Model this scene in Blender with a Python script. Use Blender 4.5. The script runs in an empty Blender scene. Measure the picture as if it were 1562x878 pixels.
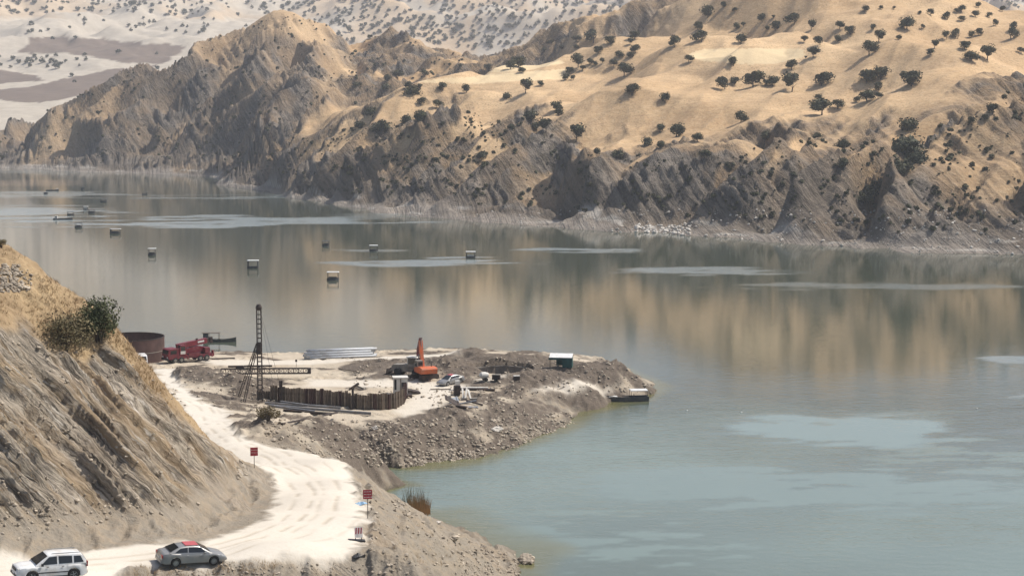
import bpy, math, random
import numpy as np
from mathutils import Vector, Matrix

# ------------------------------------------------------------------ camera, sky, sun, exposure
FPX, CX, CY, HOR = 2600.0, 781.0, 439.0, 160.0      # photograph pixels: focal length, centre, horizon row
CAM_Z = 48.0                                         # metres above the reservoir (water is z = 0)
PITCH = math.atan((CY - HOR) / FPX)
SUN_AZ, SUN_EL = math.radians(70), math.radians(54)  # azimuth measured from +Y (view direction) towards +X

scene = bpy.context.scene
col = scene.collection
cam_data = bpy.data.cameras.new('camera')
cam_data.sensor_width = 36.0
cam_data.lens = 36.0 * FPX / 1562.0
cam_data.clip_start, cam_data.clip_end = 1.0, 20000.0
cam = bpy.data.objects.new('camera', cam_data)
cam.location = (0, 0, CAM_Z)
cam.rotation_euler = (math.pi / 2 - PITCH, 0, 0)
col.objects.link(cam)
scene.camera = cam

world = bpy.data.worlds.new('World')
scene.world = world
world.use_nodes = True
wn = world.node_tree.nodes; wl = world.node_tree.links
wn.clear()
sky = wn.new('ShaderNodeTexSky'); sky.sky_type = 'NISHITA'; sky.sun_disc = False
sky.sun_elevation = SUN_EL; sky.sun_rotation = SUN_AZ
sky.altitude = 700; sky.air_density = 1.0; sky.dust_density = 5.0; sky.ozone_density = 1.0
bg = wn.new('ShaderNodeBackground'); bg.inputs['Strength'].default_value = 0.12
wo = wn.new('ShaderNodeOutputWorld')
wl.new(sky.outputs[0], bg.inputs[0]); wl.new(bg.outputs[0], wo.inputs[0])

sd = bpy.data.lights.new('sun', 'SUN'); sd.energy = 4.6; sd.angle = math.radians(0.53); sd.color = (1.0, 0.95, 0.87)
sun = bpy.data.objects.new('sun', sd); col.objects.link(sun)
SUN_DIR = Vector((math.sin(SUN_AZ) * math.cos(SUN_EL), math.cos(SUN_AZ) * math.cos(SUN_EL), math.sin(SUN_EL)))
sun.rotation_euler = SUN_DIR.to_track_quat('Z', 'Y').to_euler()
sun.location = (300, 300, 500)

scene.view_settings.view_transform = 'Standard'
scene.view_settings.look = 'None'
scene.view_settings.exposure = 0.12
scene.view_settings.gamma = 1.0
scene.view_settings.use_curve_mapping = False
scene.cycles.max_bounces = 6
scene.cycles.diffuse_bounces = 3
scene.cycles.glossy_bounces = 3
scene.cycles.volume_bounces = 1
scene.cycles.caustics_reflective = False
scene.cycles.caustics_refractive = False

# ------------------------------------------------------------------ pixel <-> place
SP, CP = math.sin(PITCH), math.cos(PITCH)
def at_y(px, py, Y):
    u, v = px - CX, CY - py
    t = Y / (v * SP + FPX * CP)
    return (u * t, Y, CAM_Z + t * (v * CP - FPX * SP))
def at_z(px, py, z):
    u, v = px - CX, CY - py
    t = (z - CAM_Z) / (v * CP - FPX * SP)
    return (u * t, t * (v * SP + FPX * CP), z)
def to_px(X, Y, Z):
    dz = Z - CAM_Z
    zc = Y * CP - dz * SP
    yc = Y * SP + dz * CP
    return CX + FPX * X / zc, CY - FPX * yc / zc
def ray_dir(px, py):
    u, v = px - CX, CY - py
    return Vector((u, v * SP + FPX * CP, v * CP - FPX * SP)).normalized()

# ------------------------------------------------------------------ noise
_rng = np.random.RandomState(7)
_perm = np.concatenate([_rng.permutation(256)] * 3)
_ang = _rng.rand(256) * 2 * np.pi
_gx, _gy = np.cos(_ang), np.sin(_ang)
def noise(x, y, seed=0):
    x = np.asarray(x, float) + seed * 17.31; y = np.asarray(y, float) - seed * 9.77
    xi = np.floor(x).astype(np.int64); yi = np.floor(y).astype(np.int64)
    xf = x - xi; yf = y - yi
    xi &= 255; yi &= 255
    u = xf * xf * xf * (xf * (xf * 6 - 15) + 10); v = yf * yf * yf * (yf * (yf * 6 - 15) + 10)
    def g(ix, iy, dx, dy):
        h = _perm[_perm[ix & 255] + (iy & 255)]
        return _gx[h] * dx + _gy[h] * dy
    a = g(xi, yi, xf, yf); b = g(xi + 1, yi, xf - 1, yf)
    c = g(xi, yi + 1, xf, yf - 1); d = g(xi + 1, yi + 1, xf - 1, yf - 1)
    return ((a + u * (b - a)) * (1 - v) + (c + u * (d - c)) * v) * 1.5
def fbm(x, y, octs=4, seed=0, gain=0.5):
    s = 0; a = 1.0
    for o in range(octs):
        s = s + a * noise(x * 2 ** o, y * 2 ** o, seed + o * 3); a *= gain
    return s
def ridged(x, y, octs=4, seed=0):
    s = 0; a = 1.0
    for o in range(octs):
        s = s + a * (1 - np.abs(noise(x * 2 ** o, y * 2 ** o, seed + o * 5)) * 2); a *= 0.5
    return s / 1.9
def saw(t, k):                      # steep rise over the first k of each period, slow fall after: 0..1
    f = t - np.floor(t)
    return np.where(f < k, f / k, (1 - f) / (1 - k))
def sstep(a, b, x):
    t = np.clip((x - a) / (b - a), 0, 1)
    return t * t * (3 - 2 * t)
def inpoly(px, py, poly):
    r = np.zeros(np.shape(px), bool)
    n = len(poly)
    for i in range(n):
        x0, y0 = poly[i]; x1, y1 = poly[(i + 1) % n]
        if y0 == y1: continue
        c = ((y0 > py) != (y1 > py)) & (px < (x1 - x0) * (py - y0) / (y1 - y0) + x0)
        r ^= c
    return r
class Surf:                          # smooth surface through measured points
    def __init__(self, pts, c):
        P = np.array(pts, float); self.P = P[:, :2]; self.c = c
        A = np.sqrt(((P[:, None, :2] - P[None, :, :2]) ** 2).sum(2) + c * c)
        n = len(P)
        M = np.zeros((n + 3, n + 3)); M[:n, :n] = A + np.eye(n) * -0.02 * c
        M[:n, n] = 1; M[:n, n + 1:] = P[:, :2]; M[n, :n] = 1; M[n + 1:, :n] = P[:, :2].T
        self.w = np.linalg.lstsq(M, np.concatenate([P[:, 2], [0, 0, 0]]), rcond=None)[0]
    def __call__(self, X, Y):
        n = len(self.P)
        out = self.w[n] + self.w[n + 1] * X + self.w[n + 2] * Y
        for (px, py), w in zip(self.P, self.w[:n]):
            out = out + w * np.sqrt((X - px) ** 2 + (Y - py) ** 2 + self.c ** 2)
        return out

# ------------------------------------------------------------------ materials
def new_mat(name):
    m = bpy.data.materials.new(name); m.use_nodes = True
    m.node_tree.nodes.clear()
    return m, m.node_tree.nodes, m.node_tree.links
class NT:
    def __init__(self, name):
        self.m, self.n, self.l = new_mat(name)
        self.out = self.n.new('ShaderNodeOutputMaterial')
        self.bs = self.n.new('ShaderNodeBsdfPrincipled')
        self.l.new(self.bs.outputs[0], self.out.inputs['Surface'])
        self.tc = self.n.new('ShaderNodeTexCoord')
    def put(self, sock, v):
        if hasattr(v, 'is_linked') or hasattr(v, 'links'): self.l.new(v, sock)
        elif isinstance(v, (tuple, list)): sock.default_value = (*v, 1.0) if len(v) == 3 and len(sock.default_value) == 4 else v
        else: sock.default_value = v
    def mapping(self, scale=(1, 1, 1), rot=(0, 0, 0), src='Object'):
        mp = self.n.new('ShaderNodeMapping')
        self.l.new(self.tc.outputs[src], mp.inputs[0])
        mp.inputs['Scale'].default_value = scale; mp.inputs['Rotation'].default_value = rot
        return mp.outputs[0]
    def noise(self, scale, detail=4, rough=0.55, vec=None, dist=0.0):
        t = self.n.new('ShaderNodeTexNoise')
        t.inputs['Scale'].default_value = scale; t.inputs['Detail'].default_value = detail
        t.inputs['Roughness'].default_value = rough; t.inputs['Distortion'].default_value = dist
        self.l.new(vec if vec is not None else self.tc.outputs['Object'], t.inputs['Vector'])
        return t.outputs[0]
    def voronoi(self, scale, vec=None, feat='F1'):
        t = self.n.new('ShaderNodeTexVoronoi'); t.feature = feat; t.inputs['Scale'].default_value = scale
        self.l.new(vec if vec is not None else self.tc.outputs['Object'], t.inputs['Vector'])
        return t.outputs['Distance']
    def ramp(self, fac, stops):
        r = self.n.new('ShaderNodeValToRGB')
        e = r.color_ramp.elements
        while len(e) < len(stops): e.new(0.5)
        for i, (p, c) in enumerate(stops):
            e[i].position = p; e[i].color = (*c, 1) if not isinstance(c, (int, float)) else (c, c, c, 1)
        self.l.new(fac, r.inputs[0])
        return r.outputs[0]
    def attr(self, name):
        a = self.n.new('ShaderNodeAttribute'); a.attribute_name = name
        return a.outputs['Fac']
    def bedvec(self, k1, k2):
        cx = self.n.new('ShaderNodeCombineXYZ')
        self.l.new(self.math('MULTIPLY', self.attr('bed'), k1), cx.inputs[0])
        self.l.new(self.math('MULTIPLY', self.attr('along'), k2), cx.inputs[1])
        return cx.outputs[0]
    def mix(self, fac, a, b, mode='MIX'):
        x = self.n.new('ShaderNodeMix'); x.data_type = 'RGBA'; x.blend_type = mode
        self.put(x.inputs[0], fac); self.put(x.inputs[6], a); self.put(x.inputs[7], b)
        return x.outputs[2]
    def math(self, op, a, b=0.0, clamp=False):
        x = self.n.new('ShaderNodeMath'); x.operation = op; x.use_clamp = clamp
        self.put(x.inputs[0], a); self.put(x.inputs[1], b)
        return x.outputs[0]
    def bump(self, h, strength, dist):
        b = self.n.new('ShaderNodeBump')
        self.put(b.inputs['Strength'], strength); b.inputs['Distance'].default_value = dist
        self.l.new(h, b.inputs['Height'])
        return b.outputs[0]
    def done(self, color, rough=0.9, normal=None, spec=0.3, metal=0.0):
        self.put(self.bs.inputs['Base Color'], color); self.put(self.bs.inputs['Roughness'], rough)
        self.put(self.bs.inputs['Specular IOR Level'], spec); self.put(self.bs.inputs['Metallic'], metal)
        if normal is not None: self.l.new(normal, self.bs.inputs['Normal'])
        return self.m

def far_material():
    t = NT('hill_ground')
    big = t.noise(0.012, 5); mid = t.noise(0.08, 5); fine = t.noise(0.5, 4, 0.65)
    streak = t.noise(0.05, 4, 0.6, t.mapping((0.35, 1, 3)))
    grass = t.mix(t.ramp(big, [(0.35, 0.0), (0.65, 1.0)]), (0.4, 0.26, 0.135), (0.6, 0.42, 0.24))
    grass = t.mix(t.ramp(streak, [(0.45, 0.0), (0.68, 0.6)]), grass, (0.36, 0.235, 0.13))
    grass = t.mix(t.ramp(fine, [(0.4, 0.0), (0.75, 0.45)]), grass, (0.66, 0.5, 0.31))
    beds = t.noise(1.0, 6, 0.7, t.bedvec(0.3, 0.075))
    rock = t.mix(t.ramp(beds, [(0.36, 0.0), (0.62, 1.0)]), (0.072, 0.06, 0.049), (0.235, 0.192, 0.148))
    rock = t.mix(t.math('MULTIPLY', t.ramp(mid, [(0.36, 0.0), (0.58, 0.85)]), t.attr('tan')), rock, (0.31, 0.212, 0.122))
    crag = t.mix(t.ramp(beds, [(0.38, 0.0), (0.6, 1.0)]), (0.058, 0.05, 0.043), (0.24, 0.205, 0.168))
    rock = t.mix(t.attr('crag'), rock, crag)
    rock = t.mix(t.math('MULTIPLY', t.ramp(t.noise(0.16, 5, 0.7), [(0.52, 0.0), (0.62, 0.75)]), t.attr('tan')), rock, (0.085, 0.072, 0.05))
    rock = t.mix(t.ramp(fine, [(0.55, 0.0), (0.7, 0.35)]), rock, (0.36, 0.3, 0.24))
    speck = t.noise(1.1, 3, 0.6)
    grass = t.mix(t.ramp(speck, [(0.54, 0.0), (0.66, 0.7)]), grass, (0.22, 0.15, 0.085))
    trail = t.noise(0.11, 3, 0.5, t.mapping((0.25, 0.25, 4.5)))
    grass = t.mix(t.ramp(trail, [(0.47, 0.0), (0.5, 0.35), (0.53, 0.0)]), grass, (0.3, 0.2, 0.11))
    c = t.mix(t.attr('rock'), grass, rock)
    c = t.mix(t.attr('field'), c, t.mix(fine, (0.6, 0.455, 0.265), (0.68, 0.54, 0.34)))
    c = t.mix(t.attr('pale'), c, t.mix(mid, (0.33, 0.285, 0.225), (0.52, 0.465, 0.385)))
    c = t.mix(t.attr('plough'), c, t.mix(mid, (0.13, 0.098, 0.078), (0.19, 0.147, 0.115)))
    c = t.mix(t.attr('mud'), c, t.mix(mid, (0.24, 0.205, 0.17), (0.34, 0.295, 0.25)))
    c = t.mix(t.attr('line'), c, (0.68, 0.63, 0.56))
    h = t.math('ADD', t.math('ADD', t.math('MULTIPLY', fine, 0.5), t.math('MULTIPLY', mid, 0.6)), t.math('MULTIPLY', beds, t.math('MULTIPLY', t.attr('rock'), 1.3)))
    nrm = t.bump(h, t.math('ADD', t.math('MULTIPLY', t.attr('rock'), 0.8), 0.2), 3.0)
    return t.done(c, 0.95, nrm, 0.15)

def near_material():
    t = NT('near_ground')
    big = t.noise(0.12, 5); mid = t.noise(0.7, 6, 0.6); fine = t.noise(4.0, 5, 0.65); peb = t.voronoi(2.2)
    beds = t.noise(1.0, 6, 0.7, t.bedvec(5.6, 0.26)); beds2 = t.noise(1.0, 4, 0.6, t.bedvec(1.1, 0.09))
    rock = t.mix(t.ramp(beds, [(0.41, 0.0), (0.56, 1.0)]), (0.105, 0.09, 0.073), (0.42, 0.36, 0.285))
    rock = t.mix(t.ramp(beds2, [(0.47, 0.0), (0.6, 0.75)]), rock, (0.37, 0.27, 0.165))
    rock = t.mix(t.ramp(t.noise(1.0, 3, 0.5, t.bedvec(7.5, 0.35)), [(0.6, 0.0), (0.66, 0.8)]), rock, (0.55, 0.5, 0.43))
    rock = t.mix(t.ramp(mid, [(0.54, 0.0), (0.68, 0.5)]), rock, (0.17, 0.14, 0.11))
    rock = t.mix(t.ramp(big, [(0.5, 0.0), (0.66, 0.3)]), rock, (0.36, 0.24, 0.14))
    rock = t.mix(t.ramp(fine, [(0.58, 0.0), (0.72, 0.4)]), rock, (0.5, 0.44, 0.36))
    talus = t.mix(fine, (0.18, 0.155, 0.122), (0.31, 0.27, 0.215))
    talus = t.mix(t.ramp(mid, [(0.45, 0.0), (0.65, 0.5)]), talus, (0.34, 0.265, 0.18))
    soil = t.mix(mid, (0.075, 0.06, 0.048), (0.17, 0.137, 0.107))
    soil = t.mix(t.ramp(fine, [(0.56, 0.0), (0.7, 0.6)]), soil, (0.34, 0.29, 0.225))
    grass = t.mix(mid, (0.24, 0.165, 0.09), (0.42, 0.305, 0.175))
    grass = t.mix(t.ramp(fine, [(0.45, 0.0), (0.7, 0.6)]), grass, (0.5, 0.385, 0.235))
    grass = t.mix(t.ramp(big, [(0.42, 0.0), (0.62, 0.6)]), grass, (0.22, 0.155, 0.095))
    dust = t.mix(mid, (0.4, 0.335, 0.25), (0.54, 0.47, 0.37))
    dust = t.mix(t.ramp(big, [(0.45, 0.0), (0.62, 0.5)]), dust, (0.32, 0.25, 0.18))
    road = t.mix(big, (0.55, 0.5, 0.425), (0.64, 0.59, 0.51))
    road = t.mix(t.math('MULTIPLY', t.attr('rut'), t.ramp(mid, [(0.3, 0.2), (0.6, 1.0)])), road, (0.42, 0.36, 0.28))
    road = t.mix(t.ramp(fine, [(0.5, 0.0), (0.7, 0.7)]), road, (0.54, 0.48, 0.39))
    c = t.mix(t.attr('rock'), talus, rock)
    c = t.mix(t.attr('dust'), c, dust)
    c = t.mix(t.attr('soil'), c, soil)
    c = t.mix(t.attr('grass'), c, grass)
    c = t.mix(t.attr('road'), c, road)
    c = t.mix(t.attr('wet'), c, (0.12, 0.1, 0.075))
    h = t.math('ADD', t.math('ADD', t.math('MULTIPLY', fine, 0.35), t.math('MULTIPLY', mid, 0.7)), t.math('MULTIPLY', beds, t.math('MULTIPLY', t.attr('rock'), 2.6)))
    st = t.math('SUBTRACT', 0.75, t.math('MULTIPLY', t.attr('road'), 0.55), True)
    return t.done(c, 0.95, t.bump(h, st, 0.5), 0.15)

def plain(name, c, rough=0.6, metal=0.0, var=0.25, scale=3.0, spec=0.4, dirt=None, bump=0.0):
    t = NT(name)
    n = t.noise(scale, 5, 0.6)
    base = t.mix(t.ramp(n, [(0.35, 0.0), (0.7, 1.0)]), tuple(v * (1 - var) for v in c), tuple(min(1, v * (1 + var * 0.6)) for v in c))
    if dirt:
        base = t.mix(t.ramp(t.noise(scale * 0.6, 6, 0.7), [(0.48, 0.0), (0.68, 0.8)]), base, dirt)
    nr = t.bump(n, bump, 0.05) if bump else None
    return t.done(base, rough, nr, spec, metal)

# ------------------------------------------------------------------ mesh helpers
def grid_faces(nr, nc):
    i = np.arange(nr * nc).reshape(nr, nc)
    return np.stack([i[:-1, :-1], i[:-1, 1:], i[1:, 1:], i[1:, :-1]], -1).reshape(-1, 4)
def mesh_np(name, V, F, attrs=None, mat=None, smooth=True):
    me = bpy.data.meshes.new(name)
    V = np.ascontiguousarray(V, np.float32); F = np.ascontiguousarray(F, np.int32)
    k = F.shape[1]
    me.vertices.add(len(V)); me.vertices.foreach_set('co', V.ravel())
    me.loops.add(F.size); me.loops.foreach_set('vertex_index', F.ravel())
    me.polygons.add(len(F)); me.polygons.foreach_set('loop_start', np.arange(0, F.size, k, dtype=np.int32))
    me.polygons.foreach_set('loop_total', np.full(len(F), k, np.int32))
    me.polygons.foreach_set('use_smooth', np.full(len(F), smooth, bool))
    me.update(calc_edges=True)
    for an, av in (attrs or {}).items():
        a = me.attributes.new(an, 'FLOAT', 'POINT')
        a.data.foreach_set('value', np.ascontiguousarray(av, np.float32))
    if mat: me.materials.append(mat)
    return me
def sub_grid(name, V, F, keep, attrs, mat, kind='structure'):
    f = F[keep]
    used, inv = np.unique(f, return_inverse=True)
    me = mesh_np(name, V[used], inv.reshape(-1, 4), {k: v[used] for k, v in attrs.items()}, mat)
    o = bpy.data.objects.new(name, me); col.objects.link(o)
    if kind: o['kind'] = kind
    return o

# ------------------------------------------------------------------ golden hill and rocky mountain across the water
colpts = {   # photo column: (row, distance in metres) from the water's edge to the crest
 2400: [(400,515),(380,525),(280,575),(190,640),(110,710),(40,840),(5,950)],
 1900: [(395,530),(376,540),(280,590),(190,650),(110,720),(40,850),(5,960)],
 1562: [(388,547),(372,556),(280,600),(200,650),(130,715),(65,830),(18,960)],
 1400: [(382,558),(365,570),(290,615),(220,655),(150,720),(100,790),(50,880),(-14,1010)],
 1250: [(373,582),(356,595),(280,640),(215,690),(150,750),(100,815),(50,890),(-38,1030)],
 1100: [(361,621),(346,633),(280,670),(230,705),(180,760),(110,850),(86,900),(50,970),(-25,1080)],
 1020: [(357,634),(342,648),(275,692),(226,728),(170,790),(112,870),(80,940),(40,1020),(8,1080)],
 950: [(353,647),(337,665),(270,710),(220,750),(160,830),(115,900),(85,960),(62,1010)],
 870: [(347,667),(333,684),(270,730),(222,775),(160,850),(115,920),(92,985)],
 800: [(343,682),(328,705),(270,750),(215,800),(150,870),(118,940),(96,1010)],
 720: [(337,705),(323,726),(260,780),(195,840),(145,900),(122,960),(108,1005)],
 650: [(330,734),(320,752),(260,805),(200,860),(155,910),(125,970)],
 575: [(323,765),(315,782),(255,845),(200,895),(150,955),(132,985)],
 500: [(310,832),(302,850),(250,895),(200,945),(165,1000)],
 420: [(295,924),(278,960),(240,1000),(205,1080),(150,1180),(100,1260),(16,1385)],
 330: [(270,1134),(262,1150),(200,1225),(140,1300),(85,1370)],
 250: [(265,1189),(255,1205),(200,1260),(150,1315),(103,1365)],
 150: [(262,1223),(250,1240),(200,1290),(163,1335)],
 60: [(258,1273),(246,1290),(225,1315),(203,1345)],
 0: [(256,1300),(245,1320),(228,1345),(212,1375)],
 -700: [(254,1320),(245,1335),(225,1370),(205,1400)],
 -1150: [(254,1320),(245,1335),(225,1370),(205,1400)],
 -250: [(254,1320),(245,1335),(225,1370),(205,1400)],
}
pts = []
for px, rows in colpts.items():
    for py, d in rows: pts.append(at_y(px, py, d))
    x0, y0, z0 = pts[-len(rows)]
    pts.append((x0, y0 - 22, -5)); pts.append((x0, y0 - 60, -12))
    x1, y1, z1 = pts[-3]
    pts.append((x1 * 1.05, y1 + 90, z1 - 22 if px > 700 else z1 - 40))
# ground between the two masses and the mountain's right flank
for px, py, d in [(500,130,1230),(500,85,1320),(480,45,1370),(560,115,1240),(560,80,1330),(560,62,1380),(640,105,1240),(640,85,1330),(640,72,1380),
                  (720,104,1260),(720,92,1340),(800,84,1280),(800,68,1340),(870,62,1270),(870,50,1330),(460,170,1130),(460,110,1260),
                  (940,44,1180),(1000,22,1180),(1060,2,1180)]:
    pts.append(at_y(px, py, d))
for px, d, z in [(600,1120,38),(700,1130,45),(540,1080,35),(820,1140,60),(400,1500,40),(560,1500,50),(700,1480,55),(870,1470,60),(250,1480,28),(120,1460,18),(0,1480,12),
                 (-200,1500,12),(1000,1330,70),(1250,1250,80),(1450,1200,70),(1700,1150,60),(1900,1120,55),(400,1650,10),(700,1650,20),(1000,1600,30),(1400,1500,30),(100,1650,5),(1900,1500,20)]:
    x = (px - CX) / FPX * d; pts.append((x, d, z))
A_base = Surf(pts, 16.0)

ac = np.concatenate([np.linspace(-0.72, -0.315, 70)[:-1], np.linspace(-0.315, 0.315, 640), np.linspace(0.315, 0.6, 60)[1:]])
yr = np.concatenate([np.arange(470, 540, 3.0), np.arange(540, 780, 0.95), np.arange(780, 1000, 1.35), np.arange(1000, 1400, 1.7), np.arange(1400, 1680, 7.0)])
AY, AA = np.meshgrid(yr, ac, indexing='ij'); AX = AY * AA
zb = A_base(AX, AY)
zb = zb + fbm(AX / 24, AY / 24, 3, 3) * 2.6 * np.exp(-((zb - 2.5) / 4.5) ** 2)          # broken water's edge
px0, py0 = to_px(AX, AY, zb)
isM = sstep(540, 470, px0 + fbm(AX / 60, AY / 60, 3, 5) * 30) * sstep(960, 1040, AY)       # rocky mountain on the left
back = sstep(1020, 1090, AY) * (1 - isM) * sstep(1100, 950, px0)                          # broken ground behind the golden crest
# line above which dry grass takes over
gx = [-400, 400, 500, 520, 560, 600, 650, 720, 800, 850, 900, 1000, 1100, 1200, 1300, 1400, 1480, 1562, 2000]
gz_line = [30, 34, 38, 42, 44, 42, 40, 46, 45, 36, 29, 28, 30, 37, 35, 36, 44, 60, 62]
zg = np.interp(px0, gx, gz_line)
jit = fbm(AX / 45, AY / 45, 4, 11)
rock = sstep(-13, 11, zg + jit * 14 + fbm((AX - 0.7 * AY) / 12, AY / 60, 3, 15) * 9 - zb)
mtop = sstep(75, 108, zb + jit * 16)
rock = rock * (1 - isM) + isM * (1 - 0.75 * mtop) * (0.5 + 0.5 * sstep(-0.6, 0.2, fbm(AX / 70, AY / 70, 4, 21) + 0.15))
rock = np.clip(np.maximum(rock, back * sstep(-0.4, 0.3, fbm(AX / 60, AY / 50, 3, 31) + 0.35)), 0, 1)
# spurs and gullies: crests run up to the right, left flanks are steep
shorez = sstep(1.2, 8.0, zb)
warp = fbm(AX / 95, AY / 95, 3, 41) * 52
sms = lambda t, k: sstep(0, 1, saw(t, k))
u = AX - 0.75 * AY + warp
amp1 = (1 - isM) * shorez * sstep(zg + 10, zg - 16, zb) * (0.55 + 0.5 * np.clip(fbm(AX / 120, AY / 120, 2, 51) + 0.5, 0, 1))
amp1 *= (1 - 0.85 * back)
sp = (sms(u / 64, 0.27) - 0.45) * 21 * (0.6 + 0.8 * np.clip(fbm(AX / 80, AY / 80, 2, 43) + 0.5, 0, 1)) * amp1
sp += (sms((AX - 0.6 * AY + warp * 0.5) / 23 + 0.3, 0.27) - 0.45) * 7.5 * amp1 * sstep(-0.3, 0.4, fbm(AX / 50, AY / 50, 2, 61))
uM = AX - 0.5 * AY + warp * 1.1
spM = (sms(uM / 80, 0.25) - 0.4) * 23 * isM * sstep(4, 26, zb) * sstep(128, 80, zb)
spM += (sms((AX - 0.25 * AY + warp) / 30, 0.25) - 0.4) * 4 * isM * sstep(4, 22, zb) * sstep(122, 90, zb) * sstep(-0.2, 0.5, fbm(AX / 60, AY / 60, 2, 62))
bk = (ridged(AX / 48, AY / 48, 4, 71) - 0.5) * 15 * back
# gentle swells of the grass slopes and side valleys
roll = (fbm(AX / 110, AY / 110, 2, 81) * 11 + (saw((AX - 0.35 * AY + warp * 2) / 150, 0.4) - 0.5) * 4) * (1 - isM) * sstep(20, 55, zb) + (1 - np.abs(noise((AX + 0.4 * AY) / 85, AY / 260, 91)) * 2) * -6 * (1 - isM) * sstep(45, 65, zb)
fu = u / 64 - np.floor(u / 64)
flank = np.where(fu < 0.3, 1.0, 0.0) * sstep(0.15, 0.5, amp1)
gentle_flank = np.where(fu >= 0.34, 1.0, 0.0) * sstep(0.15, 0.5, amp1) * sstep(0.1, 0.5, fbm(AX / 40, AY / 40, 3, 45) + 0.3)  # gentle right flanks, where grass reaches lower and rock gives way
rock = np.clip(rock + flank * 0.6 - gentle_flank * 0.75 * sstep(8, 26, zb), 0, 1)
zf = zb + sp + spM + bk + roll
# bedding: sheets of rock standing up through the slope
rk = rock * shorez
tt = AX * 1.25 + zf * 1.0 - 0.05 * AY + fbm(AX / 70, AY / 70, 2, 101) * 6
tt = tt + 3.0 * noise(tt / 9.0, AX * 0 + 0.5, 103)
ledge = (saw(tt / 11.5, 0.28) - 0.4) * 3.4 * sstep(0.0, 0.55, fbm(AX / 55, AY / 55, 3, 111)) + (saw(tt / 4.3 + 0.2, 0.3) - 0.4) * 2.1 * sstep(-0.15, 0.4, fbm(AX / 30, AY / 30, 3, 115))
zf = zf + rk * (ledge * (1 + 1.5 * isM) + fbm(AX / 14, AY / 14, 4, 121) * 1.4 + (ridged(AX / 9, AY / 9, 3, 131) - 0.5) * 0.8)
crag = np.clip(rk * sstep(0.08, 0.4, fbm(AX / 36, AY / 36, 4, 181) + 0.34 * sstep(22, 5, zb) + 0.05 * isM), 0, 1)
zf = zf + crag * ((saw(tt / 7.4 + 0.3, 0.22) - 0.4) * 2.9 * sstep(-0.3, 0.3, fbm(AX / 24, AY / 24, 3, 185)) + (ridged(AX / 7, AY / 7, 3, 187) - 0.5) * 1.5)
zf = zf + (1 - rk) * (fbm(AX / 16, AY / 16, 3, 141) * 0.5 + (ridged((AX - 0.5 * AY) / 70, AY / 230, 3, 143) - 0.5) * 8.5 * (1 - isM)) * sstep(1, 6, zb)
tan = np.clip(sstep(4, 22, zb + jit * 8), 0, 1) * (1 - 0.45 * isM)
along = AX - zf + 0.6 * AY
px1, py1 = to_px(AX, AY, zf)
field = np.zeros_like(zf)
jx, jy = fbm(AX / 20, AY / 20, 2, 161) * 4, fbm(AX / 20, AY / 20, 2, 165) * 2
for poly in ([(1044,85),(1075,75),(1225,75),(1232,84),(1215,90),(1182,98),(1130,97),(1080,94)],
             [(635,124),(760,112),(868,105),(868,119),(800,124),(742,127),(640,127)],
             [(742,100),(780,92),(855,91),(862,96),(800,108),(745,112)]):
    field = np.maximum(field, inpoly(px1 + jx, py1 + jy, poly) * 1.0)
field[:] = field * (1 - rock)
mud = sstep(4.2, 1.4, zb + jit * 2.2)
line = np.exp(-((zb - 3.0 - jit * 0.5) / 0.3) ** 2) * sstep(-0.15, 0.45, fbm(AX / 26, AY / 26, 3, 171)) * 0.6
line = np.maximum(line, np.exp(-((zf - 0.9) / 0.22) ** 2) * sstep(0.15, 0.5, fbm(AX / 22, AY / 22, 3, 175)) * 0.6)
pale = np.zeros_like(zf)
V = np.stack([AX, AY, zf], -1).reshape(-1, 3); F = grid_faces(*AX.shape)
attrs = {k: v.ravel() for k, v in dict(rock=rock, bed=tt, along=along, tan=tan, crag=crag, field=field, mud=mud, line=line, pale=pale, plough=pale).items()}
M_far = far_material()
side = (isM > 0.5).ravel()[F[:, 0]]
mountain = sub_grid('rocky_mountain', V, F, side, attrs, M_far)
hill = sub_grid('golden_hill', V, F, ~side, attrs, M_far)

# ------------------------------------------------------------------ pale hills far behind
pts = []
rows = [(215,1560),(185,1720),(150,1930),(110,2170),(75,2380),(40,2620),(0,2920),(-70,3250),(-150,3600)]
for px in range(-1250, 2800, 150):
    for k, (py, d) in enumerate(rows):
        up = 12 * math.sin(px / 170.0 + k) if k > 2 else 0
        pts.append(at_y(px, py + up * 0.6, d))
    pts.append(((px - CX) / FPX * 4100, 4100, 330)); pts.append(((px - CX) / FPX * 4700, 4700, 120))
    pts.append(((px - CX) / FPX * 1430, 1430, 2))
B_base = Surf(pts, 60.0)
ac = np.concatenate([np.linspace(-0.75, -0.4, 70)[:-1], np.linspace(-0.4, 0.4, 380), np.linspace(0.4, 0.7, 60)[1:]]); yr = np.concatenate([np.arange(1430, 2400, 7.0), np.arange(2400, 3400, 8.0), np.arange(3400, 4700, 30.0)])
BY, BA = np.meshgrid(yr, ac, indexing='ij'); BX = BY * BA
bz = B_base(BX, BY)
m = sstep(2150, 2700, BY) * sstep(4300, 3600, BY)
sw = fbm(BX / 500, BY / 500, 2, 201) * 300
right = sstep(380, 620, to_px(BX, BY, bz)[0])
bz = bz + m * (0.35 + 0.65 * right) * ((saw((BX - 0.55 * BY + sw) / 330, 0.42) - 0.5) * 75 + (saw((BX + 0.35 * BY + sw) / 140, 0.4) - 0.5) * 22) + fbm(BX / 90, BY / 90, 4, 211) * 9 * sstep(1900, 2500, BY)
bz = bz + fbm(BX / 40, BY / 40, 3, 215) * 1.5 + (ridged((BX - 0.3 * BY) / 130, BY / 420, 3, 217) - 0.5) * 16 * sstep(2250, 2700, BY)
qpx, qpy = to_px(BX, BY, bz)
jx, jy = fbm(BX / 50, BY / 50, 3, 221) * 9, fbm(BX / 50, BY / 50, 3, 225) * 4
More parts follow.
